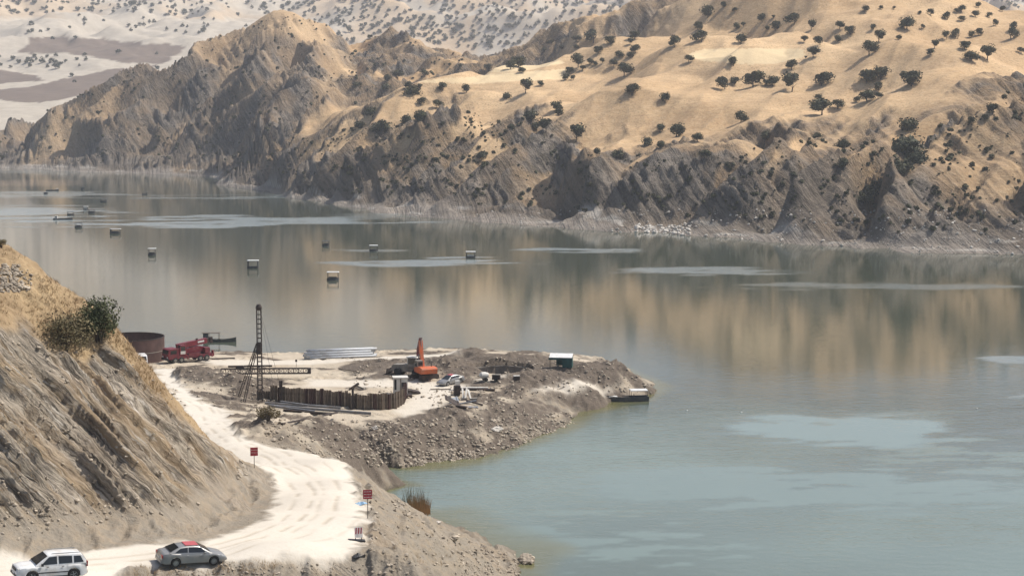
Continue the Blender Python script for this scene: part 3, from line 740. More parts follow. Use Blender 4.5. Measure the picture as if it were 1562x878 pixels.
def crown_mesh(name, seed, lobes, leaves, lsize, mat, flat=0.82, core=True):
    """Lumpy crown of radius about 1 resting on z = 0: leaf faces over and between several uneven lobes."""
    rs = np.random.RandomState(seed)
    L = []
    for k in range(lobes):
        a = rs.rand() * 6.283; r = 0.62 * math.sqrt(rs.rand()); z = 0.35 + rs.rand() * 0.95
        s = (0.22 + 0.36 * rs.rand()) * (1.15 - 0.3 * abs(z - 0.8))
        L.append((r * math.cos(a) * (1.2 - 0.35 * z), r * math.sin(a) * (1.2 - 0.35 * z), z * flat, s))
    V = []; Fq = []
    def quad(c, n, size):
        n = n / (np.linalg.norm(n) + 1e-9)
        a = np.cross(n, rs.randn(3)); a /= np.linalg.norm(a) + 1e-9; b = np.cross(n, a)
        i = len(V); s1, s2 = size * (0.6 + 0.8 * rs.rand()), size * (0.5 + 0.7 * rs.rand())
        for p in (c - a * s1, c + b * s2 * 0.9, c + a * s1, c - b * s2): V.append(tuple(p))
        Fq.append((i, i + 1, i + 2, i + 3))
    per = leaves // lobes
    for (x, y, z, s) in L:
        for k in range(per):
            d = rs.randn(3); d /= np.linalg.norm(d)
            rr = s * (0.55 + 0.55 * rs.rand() ** 0.6)
            quad(np.array([x, y, z]) + d * rr * np.array([1, 1, 0.85]), d + rs.randn(3) * 0.55, lsize)
        if core:  # solid core added inside each lobe to block light
            i = len(V); r = s * 0.62
            for px, py, pz in ((1, 0, 0), (-1, 0, 0), (0, 1, 0), (0, -1, 0), (0, 0, 1), (0, 0, -1)): V.append((x + px * r, y + py * r, z + pz * r * 0.85))
            for a, b, c in ((0, 2, 4), (2, 1, 4), (1, 3, 4), (3, 0, 4), (2, 0, 5), (1, 2, 5), (3, 1, 5), (0, 3, 5)): Fq.append((i + a, i + b, i + c))
    me = bpy.data.meshes.new(name); me.from_pydata(V, [], Fq); me.materials.append(mat)
    return me
def trunk_mesh(name, seed, h, r, limbs=4, mat=None):
    rs = random.Random(seed); m = MB()
    bend = Vector((rs.uniform(-.12, .12), rs.uniform(-.12, .12), h))
    m.tube((0, 0, -0.25), bend * 0.55, r * 1.25, r * 0.85, 7); m.tube(bend * 0.53, bend, r * 0.86, r * 0.6, 7)
    for k in range(limbs):
        a = 6.283 * k / limbs + rs.uniform(-.5, .5)
        e = bend + Vector((math.cos(a) * .5, math.sin(a) * .5, .45 + rs.random() * .4))
        m.tube(bend * (0.85 + 0.1 * rs.random()), e, r * 0.55, r * 0.2, 5)
    return m.mesh(name, mat or M_bark, True)
OAK = [crown_mesh('crown', 100 + k, (7, 12, 9, 15, 6, 11, 13)[k], 950, 0.085, M_oak, 0.8 + 0.12 * (k % 3)) for k in range(7)]
BUSH = [crown_mesh('foliage', 200 + k, 8, 700, 0.09, M_oak, 0.6) for k in range(3)]
TINY = [crown_mesh('crown', 300 + k, 6, 120, 0.17, M_oak, 0.8) for k in range(4)]
TRUNK = [trunk_mesh('trunk', 400 + k, 0.55, 0.085) for k in range(3)]

T1 = [(287,33,28),(335,50,20),(222,75,50),(180,128,40),(195,180,62),(80,200,50),(343,125,32),(372,115,20),(360,185,48),(452,95,35),(475,128,20),(508,130,45),(498,80,18),(588,105,60),(660,128,40),(630,182,30),(697,190,42),(772,178,30),(780,125,42),(825,150,48),(893,52,38),(955,40,22),(923,128,24),(1065,125,60),(1030,170,26),(1130,122,20),(946,180,50),(905,235,68),(1010,40,16),(1125,60,18),(1165,65,26),(1237,85,36),(1297,90,30),(1275,55,18),(1298,50,34),(1370,35,26),(1355,72,32),(1415,75,24),(1435,110,30),(1470,50,30),(1525,130,40),(1507,165,50),(1370,150,36),(1340,160,28),(1280,165,46),(1233,168,34),(1310,210,46),(1338,260,52),(1405,255,66),(1182,205,34),(1165,235,30),(1550,225,30),(140,265,38),(330,278,42),(668,245,52),(638,250,16),(577,298,46),(413,368,86),(498,365,56),(465,365,30),(578,388,72),(703,365,74),(336,360,36),(293,378,56),(895,350,74),(955,335,70),(1085,365,90),(945,385,44),(895,430,66),(850,435,34),(943,418,32),(772,462,48),(705,488,84),(690,430,30),(665,455,18),(362,520,50),(40,432,44),(18,560,50),(88,580,72),(176,600,50),(208,670,46),(462,600,50),(1430,485,50),(1340,530,42),(1395,510,30)]
T2 = [(93,150,30),(193,178,24),(1023,205,30),(1073,228,30),(1137,225,28),(988,243,26),(1140,190,40),(1218,195,70),(1295,205,44),(1238,245,42),(1405,180,50),(1385,205,30),(1410,245,44),(1388,265,30),(1335,265,42),(1310,305,36),(1147,310,66),(1200,298,36),(1258,290,24),(1225,300,26),(1168,325,26),(1107,340,36),(1092,368,34),(1125,368,24),(875,310,70),(838,318,50),(890,335,36),(735,328,40),(320,358,50),(440,350,36),(368,403,34),(422,405,26),(525,415,42),(635,425,46),(905,428,62),(975,395,30),(1358,350,68),(1395,438,64),(500,495,44),(425,482,46),(928,560,66),(1048,508,50),(1060,530,42),(957,600,50),(1000,605,66),(1137,650,76)]
B1 = [(1070,545,90),(1060,640,150),(1100,690,120),(1040,720,110),(795,625,60),(685,580,40),(905,830,110),(870,850,80),(950,800,80),(800,700,60),(1210,540,34)]       # thickets in the gullies (first zoom)
B2 = [(430,545,80),(360,560,60),(245,590,80),(200,520,60),(150,580,46),(265,410,50),(820,450,46),(1465,660,60),(1530,670,50),(270,365,40),(130,395,36),(390,430,70),(840,590,40),(1330,720,60),(1230,700,40),(700,720,50)]
spots = [(1000 + x / 2.779, y / 2.779, w / 2.779, 0) for x, y, w in T1] + [(500 + x / 3.004, y / 3.004, w / 3.004, 0) for x, y, w in T2]
spots += [(1000 + x / 2.779, y / 2.779, w / 2.779, 1) for x, y, w in B1] + [(500 + x / 3.004, y / 3.004, w / 3.004, 1) for x, y, w in B2]
rt = random.Random(5)
placed = []
for px, py, w, kind in spots:
    p = hit(px, py, FARG)
    if p is None: continue
    placed.append((px, py, w, kind, p, p.y / FPX * w))
def band(px, py, kind, y):
    if kind: return 'in the gullies of the dark cliffs' if py > 175 else 'along the broken ground left of the golden slope'
    if y > 1150: return 'on the hazy ground behind the golden crest'
    if py < 30: return 'near the top of the golden hill'
    if py < 52: return 'on the high part of the golden hill'
    if py < 75: return 'above the pale stubble fields'
    if py < 105: return 'level with the stubble fields'
    if py < 140: return 'across the middle of the golden slope'
    if py < 180: return 'on the lower golden slope'
    return 'along the golden slope foot above the cliffs'
rows_of = {}
for t in placed: rows_of.setdefault((t[3], band(t[0], t[1], t[3], t[4].y)), []).append(t)
for (kind, where), lst in rows_of.items():
    lst.sort(key=lambda t: t[0])
    for k, (px, py, w, _, p, size) in enumerate(lst):
        look = ('big' if w > 23 else 'middling' if w > 14 else 'small')
        rz = rt.uniform(0, 6.28); r = size / 2
        if kind:
            o = inst('shrub', BUSH[k % 3], (p.x, p.y, p.z - 0.25 * r), rz, (r * 1.25, r * 1.25, r * rt.uniform(1.0, 1.35)))
            tag(o, f'{look} dark shrub, {ORD[k]} from the left {where}', 'shrub', 'shrubs on the far slopes')
        else:
            e = empty('oak_tree', (p.x, p.y, p.z), rz, f'{look} dark oak, {ORD[k]} from left {where}', 'tree', 'scattered oaks on the golden hill')
            hgt = rt.uniform(.82, 1.15)
            inst('trunk', TRUNK[k % 3], (0, 0, 0), 0, (r, r, r * 0.8), e)
            inst('crown', OAK[(k * 3 + int(px)) % 7], (0, 0, 0.22 * r), 0, (r * rt.uniform(1.1, 1.5), r * rt.uniform(1.1, 1.45), r * 1.15 * hgt), e)
# far dotted trees: the ones that show largest are individuals, the rest one mass
rs = np.random.RandomState(31)
cand = []
tries = 0
while len(cand) < 1100 and tries < 9000:
    tries += 1
    px, py = rs.uniform(-60, 1600), rs.uniform(-35, 150)
    n = float(fbm(np.array(px / 70.0), np.array(py / 25.0), 3, 501))
    dens = 0.55 + 0.9 * n
    if px < 330 and 52 < py < 150: dens = 0.03 if not (86 < py < 104 and px < 130) else 0.6
    if px < 420 and 25 < py <= 55: dens *= 0.25
    if 640 < px < 780 and 60 < py: dens *= 0.5
    if px > 450: dens += 0.35
    if rs.rand() > dens: continue
    d = ray_dir(px, py); best = None
    for o in FARG:
        ok, loc, nor, idx = o.ray_cast(Vector((0, 0, CAM_Z)), d)
        if ok and (best is None or loc.y < best[0].y): best = (loc.copy(), o)
    if best is None or best[1] is not far_hills: continue
    x, y = best[0].x, best[0].y
    if any((x - c[0]) ** 2 + (y - c[1]) ** 2 < 60 for c in cand[-250:]): continue
    cand.append((x, y, best[0].z, rs.uniform(2.6, 4.6) if rs.rand() < 0.8 else rs.uniform(4.6, 6.0), py))
cand.sort(key=lambda c: -c[3] / c[1] - (0.003 if c[4] < 2 else 0))
vis = [c for c in cand if c[4] > 2][:165]
for k, c in enumerate(vis):
    o = inst('oak_tree', TINY[k % 4], (c[0], c[1], c[2] - 0.2), rs.uniform(0, 6), (c[3], c[3], c[3] * 1.05))
    fx = to_px(c[0], c[1], c[2])[0]
    reg = ('over the whitish slopes at top left' if fx < 430 else 'over the hazy hills right of the rocky peak' if fx < 1080 else 'over the hazy strip above the golden hill')
    tag(o, 'small hazy tree among the many dotted ' + reg, 'tree', 'dotted trees on the far hills')
def merge(name, items, mat, label=None):
    """items: (mesh, x, y, z, scale, rot) joined into one mesh"""
    VV = []; FF = []; n = 0
    cache = {}
    for me, x, y, z, s, a in items:
        if me.name not in cache:
            co = np.zeros(len(me.vertices) * 3, np.float32); me.vertices.foreach_get('co', co)
            cache[me.name] = (co.reshape(-1, 3), [tuple(p.vertices) for p in me.polygons])
        co, fs = cache[me.name]
        ca, sa = math.cos(a), math.sin(a)
        sc = np.array(s if isinstance(s, tuple) else (s, s, s))
        q = co * sc
        VV.append(np.stack([q[:, 0] * ca - q[:, 1] * sa + x, q[:, 0] * sa + q[:, 1] * ca + y, q[:, 2] + z], 1))
        FF += [tuple(i + n for i in f) for f in fs]; n += len(co)
    me = bpy.data.meshes.new(name); me.from_pydata(np.concatenate(VV).tolist(), [], FF); me.materials.append(mat)
    o = bpy.data.objects.new(name, me); col.objects.link(o); o['kind'] = 'stuff'
    if label: o['label'] = label
    return o
chosen = set(id(c) for c in vis)
merge('distant_trees', [(TINY[k % 4], c[0], c[1], c[2] - 0.2, c[3], k * 1.7) for k, c in enumerate(cand) if id(c) not in chosen], M_oak, 'mass of tiny trees over the rest of the far hills')
# low scrub over the rocky mountain and the cliffs
SCR = crown_mesh('scrub_tuft', 350, 4, 44, 0.3, M_oak, 0.55)
items = []; tries = 0
while len(items) < 1600 and tries < 12000:
    tries += 1
    if rs.rand() < 0.5: px, py = rs.uniform(0, 760), rs.uniform(20, 300)
    else: px, py = rs.uniform(500, 1562), rs.uniform(140, 370)
    if float(fbm(np.array(px / 40.0), np.array(py / 25.0), 3, 511)) < -0.05: continue
    d = ray_dir(px, py); best = None
    for o in FARG:
        ok, loc, nor, idx = o.ray_cast(Vector((0, 0, CAM_Z)), d)
        if ok and (best is None or loc.y < best[0].y): best = (loc.copy(), o, nor.copy())
    if best is None or best[1] is far_hills or best[0].z < 5: continue
    if best[1] is hill and best[0].y < 1050 and best[0].z > np.interp(px, gx, gz_line) - 2: continue
    s = (0.45 + 1.3 * rs.rand() ** 2.2) * (1.15 if best[0].y > 1000 else 1.0)
    items.append((SCR, best[0].x, best[0].y, best[0].z - 0.2, s, rs.uniform(0, 6)))
merge('scrub', items, M_oak, 'low dark scrub dotted over the rocky slopes')

# ------------------------------------------------------------------ tree and shrubs on the cut slope, reeds, dead bush
def twig_mesh(name, seed, stems, h, spread, r, mat):
    rr = random.Random(seed); m = MB()
    for k in range(stems):
        a = rr.uniform(0, 6.283); lean = rr.uniform(.1, 1) * spread
        p = Vector((math.cos(a) * .15, math.sin(a) * .15, -0.3)); prev = p
        for j in range(3):
            q = Vector((math.cos(a) * lean * (j + 1) / 3 + rr.uniform(-.15, .15), math.sin(a) * lean * (j + 1) / 3 + rr.uniform(-.15, .15), h * (j + 1) / 3 * rr.uniform(.85, 1.05)))
            m.tube(prev, q, r * (1 - j * .28), r * (1 - (j + 1) * .28), 5, False); prev = q
            if j: m.tube(q, q + Vector((rr.uniform(-.6, .6), rr.uniform(-.6, .6), rr.uniform(.2, .7))) * (h / 4), r * .3, r * .1, 4, False)
    return m.mesh(name, mat)
p = hit(150, 521) or Vector(at_y(150, 521, 140))
e = empty('green_tree', (p.x, p.y, p.z), 0.4, 'leafy green tree leaning out from the crest of the cut slope', 'tree')
inst('trunk', twig_mesh('trunk', 3, 7, 2.6, 1.1, .09, M_bark), (0, 0, 0), 0, 1, e)
inst('crown', crown_mesh('crown', 41, 30, 3600, 0.042, M_green, 0.95, False), (0.1, 0, 0.15), 0, (2.2, 1.8, 2.35), e)
p = hit(100, 532) or Vector(at_y(100, 532, 139))
e = empty('olive_bush', (p.x, p.y, p.z), 1.0, 'thin brownish olive bush with bare stems beside the green tree', 'bush')
inst('stems', twig_mesh('stems', 8, 16, 2.8, 1.5, .055, M_bark), (0, 0, 0), 0, 1, e)
inst('foliage', crown_mesh('foliage', 43, 32, 2700, 0.036, M_olive, 0.8, False), (0, 0, -0.1), 0, (2.9, 2.1, 2.3), e)
p = hit(2, 378)
if p is not None:
    e = empty('crest_bush', (p.x, p.y, p.z), 0, 'small dark bush at the left end of the grassy crest', 'bush')
    inst('stems', twig_mesh('stems', 18, 7, .5, .3, .03, M_bark), (0, 0, 0), 0, 1, e)
    inst('foliage', crown_mesh('foliage', 47, 8, 700, 0.07, M_olive, 0.8, False), (0, 0, 0.1), 0, .55, e)
p = hit(409, 640)
e = empty('dead_bush', (p.x, p.y, p.z), 0, 'low grey-green dead bush between the gravel mound and the steel beams', 'bush')
inst('stems', twig_mesh('stems', 28, 18, 1.6, 1.2, .03, M_bark), (0, 0, 0), 0, 1, e)
inst('foliage', crown_mesh('foliage', 48, 10, 1000, 0.06, M_olive, 0.6, False), (0, 0, 0.2), 0, (1.6, 1.3, 1.5), e)
def reeds(name, seed, n, spread, h, mat):
    rr = random.Random(seed); V = []; Fq = []
    for k in range(n):
        a = rr.uniform(0, 6.283); r = spread * math.sqrt(rr.random()); x, y = r * math.cos(a), r * math.sin(a)
        hh = h * rr.uniform(.45, 1.0) * (1.1 - .4 * r / spread); lx, ly = rr.uniform(-.35, .35), rr.uniform(-.35, .35); w = rr.uniform(.015, .035)
        i = len(V)
        for j in range(4):
            f = j / 3; cx_, cy_, cz_ = x + lx * f * f * hh * .6, y + ly * f * f * hh * .6, hh * f - 0.2; ww = w * (1 - f * .85)
            V += [(cx_ - ww, cy_ + ww * .3, cz_), (cx_ + ww, cy_ - ww * .3, cz_)]
            if j: Fq.append((i + 2 * j - 2, i + 2 * j - 1, i + 2 * j + 1, i + 2 * j))
    me = bpy.data.meshes.new(name); me.from_pydata(V, [], Fq); me.materials.append(mat)
    return me
p = Vector(at_z(636, 783, 0.3)); p.z = ground_z(p.x, p.y)
e = empty('reed_clump', (p.x, p.y, p.z), 0, 'clump of rust-coloured reeds at the water edge below the road', 'reeds')
inst('dry_stems', reeds('dry_stems', 3, 420, 1.5, 2.6, M_reed), (0.2, 0, 0), 0, 1, e)
inst('tall_tips', reeds('tall_tips', 4, 150, 1.7, 4.0, M_reedg), (-0.5, 0.4, 0), 0, 1, e)

# ------------------------------------------------------------------ loose stones, rubble, dry grass
M_stone = plain('stone', (0.42, 0.355, 0.275), 0.9, var=0.45, scale=1.2, bump=0.4)
M_white = plain('pale_stone', (0.62, 0.57, 0.5), 0.9, var=0.3, scale=0.8, bump=0.4)
def stone_mesh(name, seed, mat, sub=1, rough=.28):
    rr = np.random.RandomState(seed)
    bm_v = []; t = (1 + 5 ** .5) / 2
    P = np.array([(-1, t, 0), (1, t, 0), (-1, -t, 0), (1, -t, 0), (0, -1, t), (0, 1, t), (0, -1, -t), (0, 1, -t), (t, 0, -1), (t, 0, 1), (-t, 0, -1), (-t, 0, 1)], float); P /= np.linalg.norm(P[0])
    Fi = [(0, 11, 5), (0, 5, 1), (0, 1, 7), (0, 7, 10), (0, 10, 11), (1, 5, 9), (5, 11, 4), (11, 10, 2), (10, 7, 6), (7, 1, 8), (3, 9, 4), (3, 4, 2), (3, 2, 6), (3, 6, 8), (3, 8, 9), (4, 9, 5), (2, 4, 11), (6, 2, 10), (8, 6, 7), (9, 8, 1)]
    P = P.tolist()
    for _ in range(sub - 1):
        mid = {}; NF = []
        def mp(a, b):
            k = (min(a, b), max(a, b))
            if k not in mid:
                q = (np.array(P[a]) + np.array(P[b])) / 2; P.append((q / np.linalg.norm(q)).tolist()); mid[k] = len(P) - 1
            return mid[k]
        for a, b, c in Fi:
            x, y, z = mp(a, b), mp(b, c), mp(c, a); NF += [(a, x, z), (b, y, x), (c, z, y), (x, y, z)]
        Fi = NF
    P = np.array(P); ax = rr.uniform(.6, 1.25, 3) * np.array([1.1, 1, .7])
    for _ in range(5):                                   # chop flat facets
        n = rr.randn(3); n /= np.linalg.norm(n); d = P @ n; lim = rr.uniform(.5, .85)
        P = P - np.outer(np.maximum(d - lim, 0), n)
    P = P * ax * (1 + rr.randn(len(P), 1) * rough * .3)
    me = bpy.data.meshes.new(name); me.from_pydata(P.tolist(), [], Fi); me.materials.append(mat)
    return me
ST = [stone_mesh('stone', 600 + k, M_stone) for k in range(6)]
def scatter(name, boxes, mat, label, objs=None, smin=.08, smax=.3, sink=.2, cond=None):
    items = []
    for (x0, y0, x1, y1, n) in boxes:
        for k in range(n):
            p = hit(rs.uniform(x0, x1), rs.uniform(y0, y1), objs)
            if p is None or (cond and not cond(p)) or p.z < -0.2: continue
            s = smin + (smax - smin) * rs.rand() ** 2.5
            items.append((ST[rs.randint(6)], p.x, p.y, p.z + s * sink, s, rs.uniform(0, 6)))
    return merge(name, items, mat, label)
near_bank = [worksite]
scatter('bank_rubble', [(560,640,880,712,1500),(620,690,780,712,500),(760,630,885,690,700),(400,640,600,700,500)], M_stone, 'loose stones over the bank of the made ground', near_bank, .08, .42)
scatter('site_rubble', [(260,560,420,625,350),(540,545,1000,610,800),(660,590,800,640,250)], M_stone, 'clods and stones over the work site', near_bank, .1, .4)
scatter('slope_rubble', [(0,760,420,850,600),(360,700,425,760,250),(0,520,300,800,350)], M_stone, 'stones fallen from the cut slope', [hillside], .05, .28)
scatter('shore_rubble', [(560,760,815,878,420),(700,810,815,878,420),(600,740,680,800,120)], M_stone, 'stones over the bank below the road', [roadbank], .05, .3)
scatter('stone_heap', [(0,404,30,446,150),(0,412,48,444,150)], M_stone, 'heap of pale broken stones on the grassy slope at the left edge', [hillside], .1, .3, .3, None)
scatter('shore_boulders', [(968,343,1052,360,190)], M_white, 'spread of white boulders at the foot of the far cliffs', [hill], .5, 1.3)
scatter('far_shore_stones', [(590,320,1562,392,700)], M_white, 'pale stones along the far water edge', [hill], .25, .8)
scatter('kerb_stones', [(240,858,600,878,200)], M_stone, 'stones along the outer edge of the road', [roadbank], .04, .18)
def tufts(name, boxes, objs, label, hmin, hmax, cond=None):
    V = []; Fq = []
    for (x0, y0, x1, y1, n) in boxes:
        for k in range(n):
            p = hit(rs.uniform(x0, x1), rs.uniform(y0, y1), objs)
            if p is None or (cond and not cond(p)): continue
            for j in range(5):
                a = rs.uniform(0, 6.283); h = rs.uniform(hmin, hmax); w = h * .07; ca, sa = math.cos(a), math.sin(a); i = len(V)
                bx, by = p.x + rs.uniform(-.12, .12), p.y + rs.uniform(-.12, .12)
                V += [(bx - w * ca, by - w * sa, p.z - .05), (bx + w * ca, by + w * sa, p.z - .05), (bx + ca * h * .45 + rs.uniform(-.1, .1), by + sa * h * .45, p.z + h)]
                Fq.append((i, i + 1, i + 2))
    me = bpy.data.meshes.new(name); me.from_pydata(V, [], Fq); me.materials.append(M_straw)
    o = bpy.data.objects.new(name, me); col.objects.link(o); o['kind'] = 'stuff'; o['label'] = label
    return o
M_straw = leaf_mat('dry_grass', (0.28, 0.195, 0.105), (0.46, 0.345, 0.2))
gl = lambda p: to_px(p.x, p.y, p.z)
gx_n = [0, 40, 80, 130, 160, 185, 215, 250, 290, 330]; gy_n = [495, 500, 540, 555, 520, 545, 590, 625, 660, 690]
onslope = lambda p: gl(p)[1] < np.interp(gl(p)[0], gx_n, gy_n) + rs.uniform(-20, 6) and not (gl(p)[0] < 58 and 396 < gl(p)[1] < 450)
tufts('dry_grass', [(0,370,130,560,900),(60,420,340,700,2600),(150,500,260,600,1500)], [hillside], 'dry golden grass over the top of the cut slope', .12, .38, onslope)
tufts('bank_grass', [(200,855,420,878,260),(0,640,60,760,120),(600,800,700,870,60)], [roadbank, hillside], 'thin dry grass at the road edge', .1, .28)
# single boulders one can pick out
for px, py, w, lab in [(803,856,30,'grey boulder lying in the water off the tip of the bank'), (571,549 + 105,13,'flat pale boulder halfway down the bank of the made ground'), (757,656,16,'white block resting on the stony bank of the made ground'),
                       (690,822,20,'dark slab jutting from the bank beside the reeds'), (668,797,9,'white-topped rock at the water edge right of the reeds')]:
    p = hit(px, py) or Vector(at_z(px, py, 0.0))
    if px == 803: p = Vector(at_z(px, py, 0.0))
    s = w / 2 * p.y / FPX
    o = inst('boulder', stone_mesh('boulder', int(px), M_white if 'white' in lab or 'pale' in lab else M_stone, 3, .3), (p.x, p.y, p.z + s * .3), .3, (s, s, s * .75)); tag(o, lab, 'rock', 'boulders by the water')

# ------------------------------------------------------------------ paint and metal
M_carwhite = plain('white_paint', (0.74, 0.74, 0.73), 0.25, 0.0, 0.05, 2.0, 0.5, (0.55, 0.5, 0.43))
M_silver = plain('silver_paint', (0.3, 0.3, 0.295), 0.33, 0.45, 0.06, 2.0, 0.5, (0.36, 0.33, 0.29))
M_glass = plain('dark_glass', (0.018, 0.02, 0.022), 0.08, 0.0, 0.1, 2.0, 0.6)
M_tyre = plain('tyre_rubber', (0.03, 0.03, 0.03), 0.85, 0, 0.3, 6)
M_rim = plain('rim_metal', (0.4, 0.4, 0.4), 0.35, 0.7, 0.2, 6)
M_black = plain('black_trim', (0.03, 0.03, 0.032), 0.6, 0, 0.3, 5)
M_redlamp = plain('red_lamp', (0.3, 0.02, 0.02), 0.2, 0, 0.1, 3)
M_lamp = plain('clear_lamp', (0.6, 0.6, 0.58), 0.15, 0, 0.1, 3)
M_red = plain('red_paint', (0.2, 0.022, 0.034), 0.4, 0, 0.25, 1.5, 0.4, (0.24, 0.1, 0.09))
M_darkred = plain('dark_red_paint', (0.17, 0.018, 0.03), 0.5, 0, 0.3, 1.5, 0.4, (0.12, 0.06, 0.05))
M_orange = plain('orange_paint', (0.62, 0.13, 0.035), 0.45, 0, 0.2, 1.2, 0.4, (0.35, 0.2, 0.13))
M_rust = plain('rusty_steel', (0.1, 0.058, 0.05), 0.85, 0.1, 0.3, 0.8, 0.3, (0.09, 0.05, 0.042), 0.3)
M_sheet = plain('weathered_sheet_steel', (0.2, 0.155, 0.115), 0.8, 0.1, 0.35, 1.0, 0.3, (0.085, 0.06, 0.048), 0.3)
M_iron = plain('dark_iron', (0.055, 0.045, 0.042), 0.75, 0.2, 0.35, 2.0, 0.3, (0.12, 0.075, 0.055))
M_steel = plain('grey_steel', (0.24, 0.25, 0.27), 0.5, 0.3, 0.25, 1.5, 0.4, (0.2, 0.16, 0.13))
M_pipe = plain('pale_pipe', (0.5, 0.52, 0.54), 0.45, 0.0, 0.12, 0.8, 0.4, (0.36, 0.34, 0.31))
M_greyp = plain('dusty_grey_paint', (0.24, 0.22, 0.19), 0.7, 0, 0.25, 1.2, 0.3, (0.34, 0.29, 0.22))
M_offwhite = plain('dusty_white_paint', (0.62, 0.6, 0.55), 0.6, 0, 0.12, 1.2, 0.3, (0.45, 0.4, 0.33))
M_conc = plain('concrete', (0.42, 0.4, 0.36), 0.9, 0, 0.2, 1.0, 0.2, (0.28, 0.25, 0.21), 0.3)
M_tarp = plain('green_tarpaulin', (0.02, 0.085, 0.08), 0.6, 0, 0.3, 1.5, 0.3)
M_hull = plain('dark_hull', (0.06, 0.065, 0.07), 0.5, 0, 0.25, 1.5, 0.4, (0.12, 0.11, 0.1))
M_hullg = plain('green_grey_hull', (0.06, 0.07, 0.06), 0.6, 0, 0.25, 1.5, 0.4, (0.09, 0.085, 0.07))
M_roofw = plain('white_sheet_roof', (0.68, 0.68, 0.66), 0.5, 0, 0.12, 1.5, 0.4, (0.5, 0.47, 0.42))
M_wood = plain('grey_wood', (0.17, 0.14, 0.11), 0.85, 0, 0.35, 2.5, 0.3)
M_blue = plain('blue_plastic', (0.25, 0.4, 0.55), 0.5, 0, 0.2, 3, 0.4)
M_signred = plain('sign_red', (0.34, 0.03, 0.045), 0.5, 0, 0.15, 2, 0.4)
M_signwhite = plain('sign_white', (0.72, 0.7, 0.66), 0.5, 0, 0.1, 3, 0.4)

# ------------------------------------------------------------------ cars
def car(name, loc, rz, label, S):
    """S: dict of the car's measurements; x forward, z up, origin on the ground between the axles."""
    root = empty(name, loc, rz, label, 'car')
    L0, L1, W = S['rear'], S['front'], S['w'] / 2
    top = np.array(S['top']); wr = S['wr']; axles = S['axles']
    xs = sorted(set([round(x, 3) for x in np.linspace(L0, L1, 64)] + [round(a + s * k, 3) for a in axles for s in (-1, 1) for k in (wr * 1.18, wr * 1.1, wr * .8)]))
    rings = []
    for x in xs:
        zt = float(np.interp(x, top[:, 0], top[:, 1]))
        e0, e1 = (x - L0), (L1 - x)
        zb = 0.24 + 0.1 * max(0, 1 - min(e0, e1) / 0.25)
        for a in axles:
            r = wr * 1.16
            if abs(x - a) < r: zb = max(zb, wr + math.sqrt(r * r - (x - a) ** 2))
        zb = min(zb, zt - 0.12)
        w = W * (1 - 0.13 * (1 - min(1, e0 / 0.55)) ** 2 - 0.17 * (1 - min(1, e1 / 0.7)) ** 2)
        h = zt - zb
        half = [(0.0, zb), (w * .93, zb), (w * .99, zb + .06 * h), (w, zb + .35 * h), (w * .995, zb + .62 * h), (w * .965, zb + .82 * h), (w * .93, zt - .035), (w * .86, zt - .006), (w * .4, zt + .012), (0, zt + .016)]
        rings.append([Vector((x, y, z)) for y, z in half] + [Vector((x, -y, z)) for y, z in half[-2:0:-1]])
    MB().rings(rings).build('body', S['paint'], root, 'angle')
    roof = np.array(S['roof']); wb, wt = W * .93, W * S.get('tumble', .7)
    belt = lambda x: float(np.interp(x, top[:, 0], top[:, 1])) - .02
    zmax = roof[:, 1].max()
    rings = []
    x0, x1 = roof[0, 0], roof[-1, 0]
    def cab_w(x, z):
        b = belt(x); f = np.clip((z - b) / (zmax - b), 0, 1); return wb + (wt - wb) * f
    for x in np.linspace(x0, x1, 34):
        zr = max(float(np.interp(x, roof[:, 0], roof[:, 1])), belt(x) + .01); b = belt(x)
        half = [(cab_w(x, b), b), (cab_w(x, b + (zr - b) * .5), b + (zr - b) * .5), (cab_w(x, zr) - .005, zr - .035 if zr - b > .08 else zr - .004), (cab_w(x, zr) - .07, zr), (0, zr + .006)]
        rings.append([Vector((x, y, z)) for y, z in half] + [Vector((x, -y, z)) for y, z in half[::-1][1:]])
    MB().rings(rings).build('cabin', S['paint'], root, 'angle')
    for s in (-1, 1):
        for quad in S['side_windows']:
            q = [Vector((x, s * (cab_w(x, z) + .004), z)) for x, z in quad]
            if s > 0: q = q[::-1]
            MB().panel(q, .012).build('window', M_glass, root)
    for (xa, za, xb, zb_, nm) in S['screens']:
        ya, yb = cab_w(xa, za) * .9, cab_w(xb, zb_) * .86
        q = [Vector((xa, -ya, za)), Vector((xa, ya, za)), Vector((xb, yb, zb_)), Vector((xb, -yb, zb_))]
        nn = (q[1] - q[0]).cross(q[3] - q[0]).normalized()
        if nn.z < 0: q = q[::-1]; nn = -nn
        MB().panel([p + nn * .03 for p in q], .01).build(nm, M_glass, root)
    for a in axles:
        for s in (-1, 1):
            c = (a, s * (W - .1), wr)
            wh = MB().lathe([(wr * .3, -.02), (wr * .62, -.02), (wr * .62, .0)], 20, (0, 0, 0), 'Y').build('wheel', M_black, root); wh.location = c
            MB().lathe([(wr * .62, -.1), (wr * .95, -.1), (wr, -.06), (wr, .06), (wr * .95, .1), (wr * .62, .1)], 26, (0, 0, 0), 'Y', True).build('tyre', M_tyre, wh, 'angle')
            m = MB().lathe([(wr * .58, s * .07), (wr * .64, s * .07), (wr * .64, s * .1), (wr * .58, s * .1)], 24, (0, 0, 0), 'Y', True)
            for k in range(S.get('spokes', 7)):
                t = 6.283 * k / S.get('spokes', 7); m.bar((0, s * .085, 0), (math.cos(t) * wr * .6, s * .085, math.sin(t) * wr * .6), .03, wr * .17)
            m.build('rim', M_rim, wh)
    for (x, y, z, sx, sy, sz, mat, nm) in S['bits']:
        for s in ((-1, 1) if y else (1,)):
            MB().box((x, s * y, z), (sx, sy, sz), None, .92).build(nm, mat, root)
    return root
